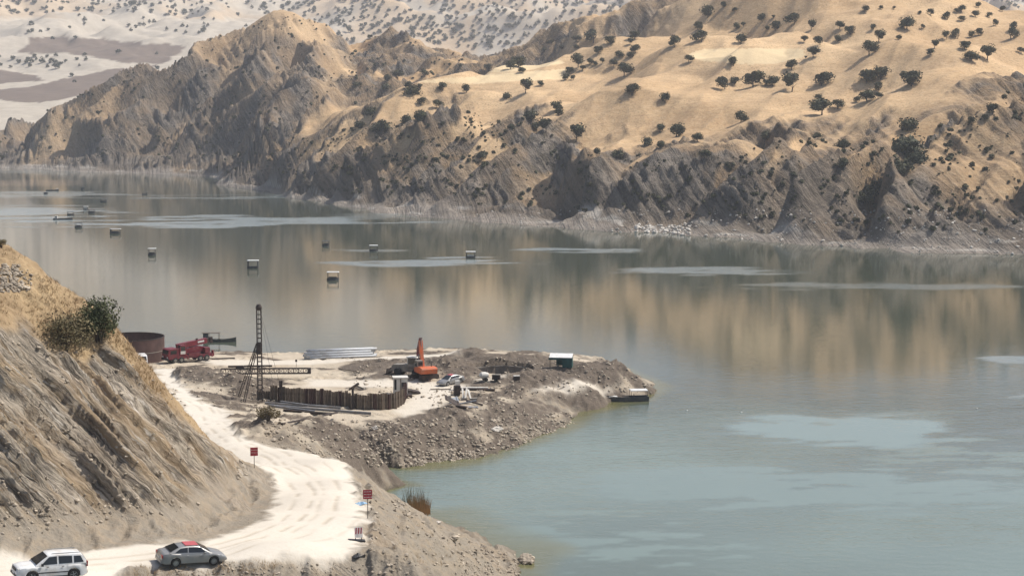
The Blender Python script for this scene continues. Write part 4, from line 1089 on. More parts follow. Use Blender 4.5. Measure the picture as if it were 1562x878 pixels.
SEDAN = dict(rear=-2.38, front=2.42, w=1.8, wr=.325, axles=(-1.36, 1.42), paint=M_silver, tumble=.68, spokes=10,
    top=[(-2.38,.62),(-2.34,.9),(-2.2,1.0),(-1.75,1.035),(-1.2,1.0),(0,.965),(1.0,.93),(1.6,.86),(2.1,.74),(2.32,.64),(2.42,.52)],
    roof=[(-1.85,1.02),(-1.5,1.2),(-1.08,1.37),(-.6,1.43),(0,1.44),(.35,1.4),(.75,1.2),(1.25,.93)],
    side_windows=[[(-1.42,1.05),(-.52,1.03),(-.5,1.35),(-1.02,1.31)], [(-.44,1.03),(.86,.99),(.42,1.33),(-.42,1.36)]],
    screens=[(-1.72,1.09,-1.12,1.35,'rear_window'), (1.16,.99,.42,1.37,'windscreen')],
    bits=[(-2.33,.66,.8,.08,.34,.2,M_redlamp,'tail_light'),(2.2,.62,.6,.2,.3,.11,M_lamp,'headlight'),(.72,.93,.98,.14,.14,.11,M_silver,'mirror'),(-.5,.895,.86,.16,.03,.03,M_lamp,'door_handle'),(.45,.895,.84,.16,.03,.03,M_lamp,'door_handle'),
          (-2.385,0,.62,.02,.5,.12,M_signwhite,'number_plate'),(-2.36,0,.42,.1,1.5,.2,M_silver,'bumper'),(0,.885,.36,2.0,.03,.08,M_silver,'side_skirt')])
SUV = dict(rear=-2.3, front=2.42, w=1.88, wr=.38, axles=(-1.38, 1.4), paint=M_carwhite, tumble=.74, spokes=5,
    top=[(-2.3,.7),(-2.27,1.0),(-2.2,1.12),(-1.0,1.1),(.9,1.07),(1.3,1.06),(1.9,1.02),(2.22,.95),(2.36,.82),(2.42,.62)],
    roof=[(-2.26,1.1),(-2.1,1.5),(-1.95,1.68),(-1.5,1.75),(-.3,1.76),(.25,1.72),(.7,1.45),(1.2,1.08)],
    side_windows=[[(-2.02,1.2),(-1.38,1.18),(-1.36,1.62),(-1.82,1.6)], [(-1.26,1.18),(-.36,1.16),(-.34,1.65),(-1.24,1.63)], [(-.24,1.16),(.82,1.14),(.3,1.62),(-.22,1.65)]],
    screens=[(-2.24,1.2,-2.0,1.6,'rear_window'), (1.12,1.14,.36,1.64,'windscreen')],
    bits=[(-2.27,.78,1.05,.1,.18,.34,M_redlamp,'tail_light'),(2.27,.66,.84,.14,.3,.2,M_lamp,'headlight'),(.78,.99,1.17,.14,.16,.17,M_black,'mirror'),(-.62,.935,1.0,.16,.03,.035,M_black,'door_handle'),(.4,.935,.99,.16,.03,.035,M_black,'door_handle'),
          (2.39,0,.82,.06,.84,.2,M_black,'grille'),(2.4,0,.46,.1,1.5,.16,M_black,'bumper'),(-2.3,0,.5,.1,1.6,.2,M_greyp,'bumper'),(0,.93,.62,2.1,.03,.07,M_black,'side_moulding'),(0,.92,.34,2.0,.05,.08,M_black,'sill'),(-.85,.6,1.81,2.0,.04,.04,M_rim,'roof_rail'),(2.44,0,.56,.02,.5,.11,M_signwhite,'number_plate')])
def two_point(pa, pb):
    a = hit(*pa) or Vector(at_z(*pa, 16.4)); b = hit(*pb) or Vector(at_z(*pb, 16.4))
    return (a + b) / 2, math.atan2(b.y - a.y, b.x - a.x)
def drop(o, pts, objs=None):
    pass
c, rz = two_point((257, 868), (318, 862.5))
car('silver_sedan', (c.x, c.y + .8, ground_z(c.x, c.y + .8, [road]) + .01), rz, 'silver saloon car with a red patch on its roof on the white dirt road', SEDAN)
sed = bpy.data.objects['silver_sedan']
MB().box((-.15, 0, 1.467), (.95, 1.02, .02)).build('red_roof_patch', plain('red_patch', (0.42, 0.09, 0.1), .7, 0, .15, 3), sed)  # thin red patch lying flat on the roof
pa, pb = Vector(at_z(101, 886, 16.3)), Vector(at_z(39.5, 889, 16.3)); c = (pa + pb) / 2; rz = math.atan2(pb.y - pa.y, pb.x - pa.x) + .34
suv = car('white_suv', (c.x, c.y + .85, ground_z(c.x, c.y + .85) + .01), rz, 'white four-wheel-drive estate facing left at the bottom left corner', SUV)
c, rz = two_point((676, 588), (699, 585))
car('parked_car', (c.x, c.y + .6, ground_z(c.x, c.y + .6)), rz + math.pi + .25, 'small silver car with a red patch on its roof beside the excavator', SEDAN)
o = bpy.data.objects['parked_car']; MB().box((-.1, 0, 1.467), (.8, 1.0, .02)).build('red_roof_patch', bpy.data.materials['red_patch'], o)

def settle(o, axles, half):
    z = {}
    cr, sr = math.cos(o.rotation_euler.z), math.sin(o.rotation_euler.z)
    for i, x in enumerate(axles):
        for j, y in enumerate((-half, half)):
            z[i, j] = ground_z(o.location.x + x * cr - y * sr, o.location.y + x * sr + y * cr)
    L = axles[1] - axles[0]
    pitch = math.atan2((z[1, 0] + z[1, 1] - z[0, 0] - z[0, 1]) / 2, L); roll = math.atan2((z[0, 1] + z[1, 1] - z[0, 0] - z[1, 0]) / 2, 2 * half)
    zm = sum(z.values()) / 4
    o.rotation_mode = 'XYZ'; o.rotation_euler = (max(-.05, min(.05, roll * .3)), max(-.08, min(.08, -pitch)), o.rotation_euler.z); o.location.z = zm + .01
for nm in ('silver_sedan', 'white_suv', 'parked_car'): settle(bpy.data.objects[nm], (-1.37, 1.41), .78)

# ------------------------------------------------------------------ signs and barrier
def sign(px, py, label, w, h, H, marks, tilt=0):
    p = hit(px, py)
    e = empty('warning_sign', (p.x, p.y, p.z), math.atan2(p.x, p.y) * -1 + tilt, label, 'sign', 'red signs along the road')
    MB().tube((0, 0, -.2), (0, 0, H - h * .5), .03, .03, 8).build('post', M_iron, e)
    b = MB().box((0, -.05, H - h / 2), (w, .025, h)).build('board', M_signred, e)
    rr = random.Random(int(px))
    m = MB()
    for row, z in enumerate(marks):
        x = -w * .4
        while x < w * .36:
            l = rr.uniform(.04, .14); m.box((x + l / 2, -.064, H - h * z + rr.uniform(-.008, .008)), (l, .004, rr.uniform(.03, .055))); x += l + rr.uniform(.02, .04)
    m.build('white_lettering', M_signwhite, b)['kind'] = 'stuff'
    return e
sign(388, 713, 'red sign on a thin post standing in stones on the inside of the bend', .72, .82, 2.0, (.3, .62))
sign(561, 790, 'red sign with white lettering standing at the outer road edge', .76, .78, 2.45, (.2, .5, .8))
p = hit(547, 825)
e = empty('road_barrier', (p.x, p.y, p.z), -math.atan2(p.x, p.y) + .15, 'red and white striped board standing at the outer edge of the bend', 'barrier')
MB().box((0, 0, .72), (.62, .04, .8), Matrix.Rotation(math.radians(-12), 3, 'X')).build('board', M_signwhite, e)
for k, x in enumerate((-.2, 0.0, .2)):
    MB().box((x, -.05, .86), (.09, .012, .48), Matrix.Rotation(math.radians(-12), 3, 'X') @ Matrix.Rotation(math.radians(6), 3, 'Y')).build('red_stripe', M_signred, e)
for s in (-1, 1): MB().bar((s * .24, 0, -.1), (s * .24, .02, .5), .05).build('leg', M_iron, e)
MB().box((-.15, .0, .08), (1.3, .5, .14), Matrix.Rotation(.1, 3, 'Y')).build('base', M_black, e)
def rag(name, px, py, size, mat, label, cat, seed):
    p = hit(px, py); rr = np.random.RandomState(seed)
    n = 9; X, Y = np.meshgrid(np.linspace(-1, 1, n), np.linspace(-.7, .7, n)); Z = .22 + .3 * fbm(X * 1.4 + seed, Y * 1.4, 3, seed) - .22 * (X ** 2 + Y ** 2)
    top = np.stack([X * size + rr.randn(n, n) * .03, Y * size + rr.randn(n, n) * .03, np.maximum(Z, 0.03) * size], -1).reshape(-1, 3)
    me = mesh_np(name, top, grid_faces(n, n), None, mat, False); o = inst(name, me, (p.x, p.y, p.z), rr.uniform(0, 6)); md = o.modifiers.new('thick', 'SOLIDIFY'); md.thickness = .03
    return tag(o, label, cat)
rag('plastic_sheet', 550, 768, .55, M_blue, 'crumpled pale blue plastic sheet left on the road edge behind a red sign', 'sheet', 3)
rag('black_rag', 546, 847, .5, M_black, 'flat black rag at the lower edge of the bend', 'rag', 5)

# ------------------------------------------------------------------ caisson ring, mobile crane, van
def site_pt(px, py, z=None):
    p = hit(px, py, [worksite, road]) if z is None else Vector(at_z(px, py, z))
    return p or Vector(at_z(px, py, 4.2))
c = Vector(at_z(196, 554, 4.2)); c.y += 2.0
R = 5.7; e = empty('steel_caisson', (c.x, c.y, 4.0), 0, 'large open rusty steel cylinder half hidden behind the grassy crest', 'caisson')
m = MB().lathe([(R, -.6), (R, 2.25), (R - .05, 2.25), (R - .05, -.6)], 72, closed=True); m.build('lower_ring', M_rust, e, 'angle')
m = MB().lathe([(R, 2.28), (R, 4.55), (R - .05, 4.55), (R - .05, 2.28)], 72, closed=True); m.build('upper_ring', M_rust, e, 'angle')
MB().lathe([(R + .025, 2.2), (R + .025, 2.32), (R - .06, 2.32), (R - .06, 2.2)], 72, closed=True).build('weld_seam', M_greyp, e)
MB().lathe([(R + .04, 4.45), (R + .04, 4.58), (R - .1, 4.58), (R - .1, 4.45)], 72, closed=True).build('rim', M_iron, e)
p = Vector((c.x + (226 - 196) / FPX * c.y, c.y - 7.2, 0)); p.z = ground_z(p.x, p.y)
e = empty('white_van', (p.x, p.y, p.z), math.radians(-70), 'small white van partly hidden by the grassy crest in front of the steel cylinder', 'van')
prof = [(-2.0, .35), (2.0, .35), (2.05, .8), (1.7, 1.05), (1.15, 1.8), (.9, 1.9), (-1.95, 1.9), (-2.05, 1.6)]
MB().prism(prof, -.82, .82).build('body', M_carwhite, e)
MB().panel([(1.72, -.7, 1.1), (1.72, .7, 1.1), (1.2, .62, 1.76), (1.2, -.62, 1.76)], .02).build('windscreen', M_glass, e)
for s in (-1, 1):
    MB().box((.55, s * .825, 1.42), (.9, .02, .5)).build('window', M_glass, e); MB().box((-.8, s * .825, 1.42), (1.2, .02, .5)).build('window', M_glass, e)
    MB().box((2.03, s * .6, .85), (.06, .3, .2)).build('headlight', M_lamp, e)
    for x in (-1.3, 1.3): MB().lathe([(.12, -.1), (.3, -.1), (.32, 0), (.3, .1), (.12, .1)], 18, (x, s * .76, .32), 'Y').build('wheel', M_tyre, e)

a = Vector(at_z(262, 556, 4.4)); b = Vector(at_z(312, 551, 4.4))
rz = math.atan2(a.y - b.y, a.x - b.x); mid_ = (a + b) / 2
gzc = max(ground_z(mid_.x, mid_.y), ground_z(a.x, a.y))
e = empty('mobile_crane', (mid_.x, mid_.y + 1.2, gzc), rz, 'dark red truck crane with its boom lowered, parked beside the steel cylinder', 'crane truck')
MB().box((0, 0, .95), (8.2, 2.3, .5)).build('chassis', M_darkred, e)
m = MB().prism([(2.55, .75), (4.45, .75), (4.5, 1.5), (4.35, 2.35), (4.0, 2.5), (2.55, 2.5)], -1.2, 1.2); cab = m.build('driver_cab', M_darkred, e)
MB().box((4.46, 0, 1.95), (.04, 2.0, .62), Matrix.Rotation(-.18, 3, 'Y')).build('windscreen', M_glass, cab)
for s in (-1, 1):
    MB().box((3.5, s * 1.215, 1.95), (1.1, .02, .6)).build('window', M_glass, cab)
    MB().box((4.52, s * .85, 1.1), (.06, .34, .22)).build('headlight', M_lamp, e)
MB().box((4.55, 0, .75), (.22, 2.4, .35)).build('bumper', M_black, e)
m = MB().prism([(1.1, 1.3), (2.35, 1.3), (2.35, 2.5), (2.1, 3.0), (1.3, 3.05), (1.1, 2.4)], .25, 1.15); oc = m.build('operator_cab', M_red, e)
MB().box((1.75, 1.16, 2.4), (.8, .02, .75)).build('window', M_glass, oc); MB().box((2.3, .7, 2.55), (.04, .7, .7), Matrix.Rotation(-.3, 3, 'Y')).build('windscreen', M_glass, oc); MB().box((1.75, .7, 1.75), (.9, .96, .5)).build('door_panel', M_offwhite, oc)
MB().lathe([(1.1, 0), (1.1, .18)], 26, (-.4, 0, 1.2)).build('slewing_ring', M_iron, e)
MB().prism([(-2.6, 1.4), (1.0, 1.4), (1.0, 2.1), (-1.6, 2.5), (-2.6, 2.3)], -1.1, .2).build('superstructure', M_red, e)
MB().box((-2.9, 0, 1.75), (.9, 2.2, .9)).build('counterweight', M_darkred, e)
q = Matrix.Rotation(math.radians(6.5), 3, 'Y')
bo = MB().box((-.6, -.35, 2.95), (5.6, .75, .85), q).build('boom', M_red, e)
MB().box((-3.5, -.35, 3.28), (1.4, .62, .7), q).build('inner_section', M_iron, bo); MB().box((-4.2, -.35, 3.3), (.5, .8, 1.0), q).build('boom_head', M_iron, bo)
MB().box((-2.2, .04, 3.2), (1.2, .02, .3), q).build('white_marking', M_signwhite, bo)
MB().tube((1.0, -.35, 1.7), (-1.2, -.35, 2.7), .14, .14, 10).build('lift_cylinder', M_steel, e)
MB().box((-1.6, -.35, 3.6), (.3, .3, .3)).build('hook_winch', M_iron, bo)
for x in (3.2, 2.05, -1.5, -2.7):
    for s in (-1, 1):
        w_ = MB().lathe([(.2, -.16), (.48, -.16), (.52, -.1), (.52, .1), (.48, .16), (.2, .16)], 22, (0, 0, 0), 'Y').build('wheel', M_tyre, e); w_.location = (x, s * 1.05, .52)
        MB().lathe([(.08, s * .1), (.26, s * .12), (.26, s * .175)], 14, (0, 0, 0), 'Y').build('hub', M_greyp, w_)
for x in (.9, -3.7):
    for s in (-1, 1):
        MB().box((x, s * 1.18, .85), (.25, .2, .5)).build('outrigger', M_red, e)
for s in (-1, 1):
    MB().box((-.4, s * 1.2, 1.25), (2.2, .1, .5)).build('side_locker', M_darkred, e); MB().box((-3.95, s * .8, 1.2), (.15, .6, .9)).build('rear_panel', M_red, e)

# ------------------------------------------------------------------ lattice pile mast, lying lattice boom
def lattice(m, p0, p1, w, step, r, up=(0, 1, 0)):
    p0, p1 = Vector(p0), Vector(p1); d = (p1 - p0).normalized(); a = d.cross(Vector(up)).normalized() * w / 2; b = d.cross(a).normalized() * w / 2
    cs = [a + b, a - b, -a - b, -a + b]
    n = max(2, int((p1 - p0).length / step)); P = [p0 + (p1 - p0) * k / n for k in range(n + 1)]
    legs = [(p0 + c_, p1 + c_) for c_ in cs]; braces = []
    for k in range(n + 1):
        for j in range(4):
            braces.append((P[k] + cs[j], P[k] + cs[(j + 1) % 4]))
            if k < n: braces.append((P[k] + cs[j], P[k + 1] + cs[(j + 1) % 4]) if k % 2 else (P[k] + cs[(j + 1) % 4], P[k + 1] + cs[j]))
    return legs, braces
g = site_pt(397, 612)
e = empty('pile_driving_mast', (g.x, g.y, g.z), 0, 'tall dark lattice mast with two raking stays standing by the sheet pile wall', 'mast')
sc_ = g.y / FPX; Hm = 150 * sc_
legs, br = lattice(None, (0, 0, -.3), (0, 0, Hm - .7), .62, .66, .04, (0, 1, 0))
br = [b_ for b_ in br if abs(b_[0].z - b_[1].z) < .01]
for l in legs: MB().bar(*l, .09).build('leg', M_iron, e)
m = MB()
for b_ in br: m.bar(*b_, .075)
m.build('rungs', M_iron, e)
MB().lathe([(.1, 0), (.42, .15), (.46, .5), (.3, .85), (.08, .95)], 14, (0, 0, Hm - .8)).build('head_sheave', M_iron, e)
MB().box((0, -.42, Hm * .55), (.5, .3, 1.6)).build('hammer', M_iron, e)
MB().tube((0, -.42, Hm * .6), (0, -.3, Hm - .6), .03, .03, 6).build('cable', M_black, e)
for dx, dy in ((-3.4, 1.5), (-2.0, -2.2)):
    zz = ground_z(g.x + dx, g.y + dy) - g.z
    l2, b2 = lattice(None, (dx, dy, zz - .1), (-.3, 0, Hm * .6), .3, .9, .03, (0, 1, 0))
    m = MB()
    for l in l2: m.bar(*l, .06)
    for b_ in b2: m.bar(*b_, .03)
    m.build('stay', M_iron, e)
for dx, dy in ((3.2, 2.5), (2.6, -1.8)):
    zz = ground_z(g.x + dx, g.y + dy) - g.z
    MB().tube((dx, dy, zz), (.1, 0, Hm - .4), .018, .018, 5).build('guy_cable', M_black, e)
p0 = Vector(at_z(337, 572, 4.8)); p1 = Vector(at_z(470, 571, 4.8))
p0.z = ground_z(p0.x, p0.y); p1.z = ground_z(p1.x, p1.y); zc = max(p0.z, p1.z, ground_z((p0.x + p1.x) / 2, (p0.y + p1.y) / 2)) + .3
e = empty('lattice_boom', (p0.x, p0.y, zc), math.atan2(p1.y - p0.y, p1.x - p0.x), 'long dark lattice boom lying flat on the ground behind the mast', 'boom')
Lb = (Vector((p1.x, p1.y)) - Vector((p0.x, p0.y))).length
legs, br = lattice(None, (0, 0, 0), (Lb, 0, 0), .8, .75, .04, (0, 0, 1))
for l in legs: MB().bar(*l, .12).build('chord', M_iron, e)
m = MB()
for b_ in br: m.bar(*b_, .06)
m.build('lacing', M_iron, e); MB().box((Lb + .2, 0, 0), (.5, 1.0, .9)).build('end_plate', M_iron, e); MB().box((Lb * .22, 0, .6), (1.6, .7, .6), None, .7).build('winch', M_iron, e)
def beam(px0, py0, px1, py1, mat, label, group, r=.16, kind='H', lift=0.0, name='steel_beam', cat='beam'):
    a, b = site_pt(px0, py0), site_pt(px1, py1)
    L = (b - a).length; d = (b - a).normalized(); rz = math.atan2(d.y, d.x)
    zs = [ground_z(a.x + d.x * L * k / 6, a.y + d.y * L * k / 6) for k in range(7)]
    z = max(max(zs[:4]) , sum(zs) / 7) + r + lift
    if kind == 'H':
        m = MB().box((L / 2, 0, r - .02), (L, r * 1.8, .04)).box((L / 2, 0, -r + .02), (L, r * 1.8, .04)).box((L / 2, 0, 0), (L, .035, 2 * r - .08))
    elif kind == 'pipe':
        m = MB().lathe([(r, 0), (r, L), (r * .88, L), (r * .88, 0)], 16, (0, 0, 0), 'X', True)
    else: m = MB().box((L / 2, 0, 0), (L, r * 2, r * 1.3))
    o = m.build(name, mat, None, 'angle' if kind == 'pipe' else False); o.location = (a.x, a.y, z)
    pit = math.atan2((zs[-1] - zs[0]) * .9, L); o.rotation_euler = (0, -pit, rz)
    return tag(o, label, cat, group)
gB = 'steel sections laid in front of the sheet pile wall'
beam(404,616,520,624,M_steel,'grey steel beam lying closest to the foot of the sheet pile wall',gB,.16)
beam(410,620,566,633,M_steel,'longest dark beam, reaching right below the sheet pile wall',gB,.17)
beam(428,617,470,623,M_steel,'short blue-grey beam at the left of the laid steel',gB,.15,lift=.3)
beam(432,627,506,634,M_iron,'dark beam under the two long grey beams',gB,.16)
beam(430,648,514,638,M_iron,'single dark timber-like beam at the foot of the laid steel',gB,.15,'bar')
beam(418,622,480,631,M_steel,'bluish beam lying across the middle of the laid steel',gB,.15,lift=.12)
gT = 'loose poles behind the site'
beam(348,560,415,559,M_iron,'dark pole lying behind the long lattice boom',gT,.16,'pipe',name='steel_pole',cat='pole')
beam(323,548,358,547,M_iron,'thin dark pole at the far water edge right of the crane',gT,.12,'pipe',name='steel_pole',cat='pole')
beam(517,563,545,567,M_wood,'short brown timber lying on the pale ground behind the wall',gT,.12,'bar',name='timber',cat='timber')
# white pipes in a stack
a, b = Vector(at_z(466, 549, 4.0)), Vector(at_z(568, 545, 4.0)); L = (b - a).length; rz = math.atan2(b.y - a.y, b.x - a.x)
pm = MB().lathe([(.21, 0), (.21, L), (.185, L), (.185, 0)], 18, (0, 0, 0), 'X', True)
PM = pm.mesh('pipe', M_pipe, True); nyv = Vector((-math.sin(rz), math.cos(rz), 0)); dxv = Vector((math.cos(rz), math.sin(rz), 0))
gz0 = max(ground_z(a.x + (b.x - a.x) * k / 5, a.y + (b.y - a.y) * k / 5) for k in range(6))
rp = random.Random(3)
names = ['bottom', 'second', 'third', 'top']
for lay, cnt in enumerate((4, 4, 3, 2)):
    for k in range(cnt):
        off = nyv * (k * .46 + lay * .2) + dxv * (rp.uniform(-.4, .5) + (.9 if (lay + k) % 3 == 0 else 0))
        o = inst('steel_pipe', PM, a + off + Vector((0, 0, gz0 - a.z + .2 + lay * .39)), rz)
        tag(o, f'pale pipe, {ORD[k]} from the front in the stack\'s {names[lay]} layer', 'pipe', 'stacked pale pipes')

# ------------------------------------------------------------------ sheet pile wall
path = [Vector(site_pt(x, y)) for x, y in ((392,607),(418,611),(460,615),(510,620),(550,624),(580,625),(603,623),(615,616),(619,607))]
e0 = path[0].copy()
e = empty('sheet_pile_wall', (e0.x, e0.y, e0.z), 0, 'curved brown wall of upright steel sheet piles across the work site', 'wall')
seg = [0.0]
for k in range(1, len(path)): seg.append(seg[-1] + (path[k].xy - path[k - 1].xy).length)
def along_path(s):
    k = max(i for i in range(len(seg)) if seg[i] <= s + 1e-6); k = min(k, len(path) - 2)
    f = (s - seg[k]) / (seg[k + 1] - seg[k]); return path[k].lerp(path[k + 1], f), (path[k + 1] - path[k]).xy.normalized()
def pile_mesh(seed, w=.56, H=3.0):
    rr = random.Random(seed)
    prof = [(-.28, 0), (-.16, -.0), (-.1, -.2), (.1, -.2), (.16, 0), (.28, 0)]
    t = .05; pts = prof + [(x, y + t) for x, y in prof[::-1]]
    n = len(pts); vs = [(x, y, -.4) for x, y in pts] + [(x, y, H) for x, y in pts]
    return MB().add(vs, [tuple(range(n - 1, -1, -1)), tuple(range(n, 2 * n))] + [(k, (k + 1) % n, n + (k + 1) % n, n + k) for k in range(n)]).mesh('sheet_pile', M_sheet)
PMS = [pile_mesh(k, H=h) for k, h in enumerate((2.3, 2.36, 2.45, 2.2, 2.5))]
PMD = [m_.copy() for m_ in PMS]
for m_ in PMD: m_.materials.clear(); m_.materials.append(M_rust)
s = .3; k = 0; rp = random.Random(9)
while s < seg[-1]:
    p, d = along_path(s)
    i = rp.choice((0, 0, 1, 1, 2, 3))
    if s < 2.4: i = 3
    me = (PMD if rp.random() < .3 or s > seg[-1] - 4 else PMS)[i]
    o = inst('sheet_pile', me, (p.x - e0.x, p.y - e0.y, ground_z(p.x, p.y) - e0.z - .05), math.atan2(d.y, d.x) + (math.pi if k % 2 else 0) + rp.uniform(-.03, .03), (1, 1, 1 if s > 2.4 else .62), e)
    s += .57; k += 1
for px, h, w in ((421, 3.3, .45), (502, 3.2, .3)):
    p, d = along_path((px - 392) / 227 * seg[-1]); g = ground_z(p.x, p.y - .5)
    o = MB().box((0, 0, h / 2 - .2), (w, .08, h + .4)).box((0, .3, h / 2 - .2), (w, .08, h + .4)).box((0, .15, h / 2 - .2), (.08, .3, h + .4)).build('guide_post', M_iron); o.location = (p.x, p.y - .75, g)
    tag(o, 'thick dark steel post rising left of the tall sheet piles' if px < 450 else 'thin dark post sticking up above the middle of the wall', 'post')

# ------------------------------------------------------------------ excavator, loader, cabin
p = site_pt(647, 582)
e = empty('excavator', (p.x, p.y + 1.6, ground_z(p.x, p.y + 1.6)), math.radians(112), 'orange tracked excavator seen from behind with its boom raised', 'excavator')
def track(m, y, w, L, r):
    n = 12; pts = [(L / 2 + r * math.cos(t), r + r * math.sin(t)) for t in np.linspace(-math.pi / 2, math.pi / 2, n)] + [(-L / 2 + r * math.cos(t), r + r * math.sin(t)) for t in np.linspace(math.pi / 2, 3 * math.pi / 2, n)]
    return m.prism(pts, y - w / 2, y + w / 2)
und = empty('undercarriage', (0, 0, 0)); und.parent = e; und.rotation_euler = (0, 0, math.radians(-72))
for s in (-1, 1):
    tr_ = track(MB(), s * 1.15, .55, 2.9, .42).build('track', M_iron, und)
    m = MB()
    for k in range(13): m.box((-1.5 + k * .25, s * 1.15, .86), (.12, .6, .05))
    m.build('track_shoes', M_black, tr_)
    for x in (-1.45, 1.45): MB().lathe([(.1, -.3), (.3, -.3), (.3, .3), (.1, .3)], 14, (x, s * 1.15, .42), 'Y').build('sprocket', M_iron, tr_)
MB().box((0, 0, .75), (1.6, 1.9, .4)).build('track_frame', M_iron, und)
MB().lathe([(.75, .95), (.75, 1.12)], 22).build('slewing_ring', M_iron, e)
MB().prism([(-2.0, 1.12), (1.4, 1.12), (1.4, 1.75), (.1, 2.05), (-1.6, 2.2), (-2.05, 2.05)], -1.32, 1.32).build('house', M_orange, e)
MB().prism([(-2.45, 1.2), (-2.06, 1.12), (-2.06, 2.12), (-2.35, 2.1), (-2.5, 1.9)], -1.32, 1.32).build('counterweight', M_orange, e)
cb = MB().prism([(-.3, 1.76), (1.35, 1.76), (1.5, 2.2), (1.2, 3.0), (-.25, 3.05)], .35, 1.3).build('cab', M_greyp, e)
MB().box((.5, 1.31, 2.45), (1.2, .02, .75)).build('window', M_glass, cb); MB().box((-.32, .82, 2.55), (.02, .7, .6)).build('rear_window', M_glass, cb); MB().panel([(1.5, .45, 2.25), (1.5, 1.2, 2.25), (1.22, 1.2, 2.95), (1.22, .45, 2.95)], .02).build('windscreen', M_glass, cb)
MB().tube((-1.3, -.7, 2.15), (-1.3, -.7, 2.75), .07, .07, 10).build('exhaust', M_iron, e)
bm_ = MB().prism([(.7, 1.6), (1.25, 1.6), (2.0, 4.0), (2.15, 6.0), (1.75, 6.1), (1.35, 4.2)], -.28, .28).build('boom', M_orange, e)
MB().tube((1.5, .4, 1.6), (1.9, .4, 3.9), .09, .07, 10).build('lift_cylinder', M_steel, bm_); MB().tube((1.5, -.4, 1.6), (1.9, -.4, 3.9), .09, .07, 10).build('lift_cylinder', M_steel, bm_)
sk = MB().prism([(1.7, 6.5), (2.1, 6.45), (3.4, 4.4), (3.5, 3.2), (3.25, 3.2), (2.9, 4.3)], -.2, .2).build('stick', M_darkred, e)
MB().tube((1.6, 0, 5.0), (1.75, 0, 6.45), .09, .07, 10).build('stick_cylinder', M_steel, sk)
MB().prism([(3.1, 3.3), (3.7, 3.2), (3.9, 2.6), (3.6, 2.1), (3.1, 2.2), (3.3, 2.7)], -.55, .55).build('bucket', M_iron, e)
p = site_pt(622, 576)
e = empty('wheel_loader', (p.x, p.y + 2.5, ground_z(p.x, p.y + 2.5)), math.radians(160), 'dusty grey loader with a glazed white-roofed cab left of the excavator', 'loader')
MB().prism([(-.2, .7), (2.6, .7), (2.7, 1.5), (2.4, 1.8), (-.2, 1.9)], -.8, .8).build('engine_hood', M_greyp, e)
MB().box((-1.3, 0, 1.0), (2.2, 1.3, .7)).build('rear_frame', M_greyp, e)
cb = MB().box((-.9, 0, 1.75), (1.6, 1.6, .5)).build('cab_base', M_greyp, e)
for x in (-1.65, -.15):
    for y in (-.75, .75): MB().bar((x, y, 1.95), (x, y, 3.05), .12).build('cab_post', M_offwhite, e)
for s in (-1, 1): MB().box((-.9, s * .76, 2.5), (1.36, .03, .95)).build('window', M_glass, e)
MB().box((-1.66, 0, 2.5), (.03, 1.36, .95)).build('rear_window', M_glass, e); MB().box((-.14, 0, 2.5), (.03, 1.36, .95)).build('windscreen', M_glass, e)
MB().box((-.9, 0, 3.12), (1.95, 1.85, .16), None, .9).build('roof', M_offwhite, e)
for x in (-1.7, 1.5):
    for s in (-1, 1): MB().lathe([(.25, -.22), (.62, -.22), (.68, -.12), (.68, .12), (.62, .22), (.25, .22)], 20, (x, s * .98, .68), 'Y').build('wheel', M_tyre, e)
for s in (-1, 1): MB().bar((2.3, s * .5, 1.2), (3.4, s * .5, .5), .16, .25).build('lift_arm', M_greyp, e)
MB().prism([(3.3, .1), (4.1, .1), (3.5, .35), (3.4, 1.1), (3.25, 1.1)], -1.2, 1.2).build('bucket', M_iron, e)
p = site_pt(610, 600)
e = empty('site_cabin', (p.x, p.y + 1, ground_z(p.x, p.y + 1)), math.radians(8), 'small off-white site cabin with dark openings beside the sheet pile wall', 'cabin')
MB().box((0, 0, 1.2), (2.1, 1.9, 2.5)).build('wall', M_offwhite, e); MB().box((0, 0, 2.53), (2.35, 2.15, .14)).build('roof', M_offwhite, e)
MB().box((.5, -.96, .95), (.75, .03, 1.8)).build('door_opening', M_black, e); MB().box((-.8, -.96, 1.5), (.3, .03, 1.6)).build('window', M_glass, e); MB().box((-1.06, 0, 1.5), (.03, 1.2, 1.5)).build('window', M_glass, e)
MB().box((.0, -1.0, 1.3), (.12, .06, 2.4)).build('corner_post', M_wood, e)

# ------------------------------------------------------------------ shaft ring, shade tent, small machines, marker
c = Vector(at_z(764, 574, 3.2)); gz1 = 2.75
M_concd = plain('dirty_concrete', (0.24, 0.215, 0.185), 0.9, 0, 0.3, 0.8, 0.2, (0.14, 0.115, 0.09), 0.3)
e = empty('shaft_ring', (c.x, c.y + 2.5, gz1), 0, 'wide concrete ring of a shaft sunk in the ground right of the excavator', 'shaft')
MB().lathe([(5.6, -2.0), (5.6, 1.0), (5.25, 1.0), (5.25, -2.0)], 64, closed=True).build('wall', M_concd, e, 'angle')
MB().lathe([(5.72, .86), (5.72, 1.08), (5.15, 1.08), (5.15, .86)], 64, closed=True).build('rim', M_concd, e)
p = site_pt(857, 562)
e = empty('shade_tent', (p.x, p.y + 1.3, ground_z(p.x, p.y + 1.3)), math.radians(-6), 'dark green tarpaulin shelter with a pale roof on the far edge of the site', 'shelter')
for x in (-1.9, .3, 1.7):
    for y in (-1.1, 1.1): MB().bar((x, y, -.2), (x, y, 1.75), .07).build('post', M_wood, e)
MB().panel([(-2.0, -1.25, 1.72), (1.85, -1.25, 1.72), (1.85, 1.25, 2.1), (-2.0, 1.25, 2.1)], .05).build('roof_sheet', M_roofw, e)
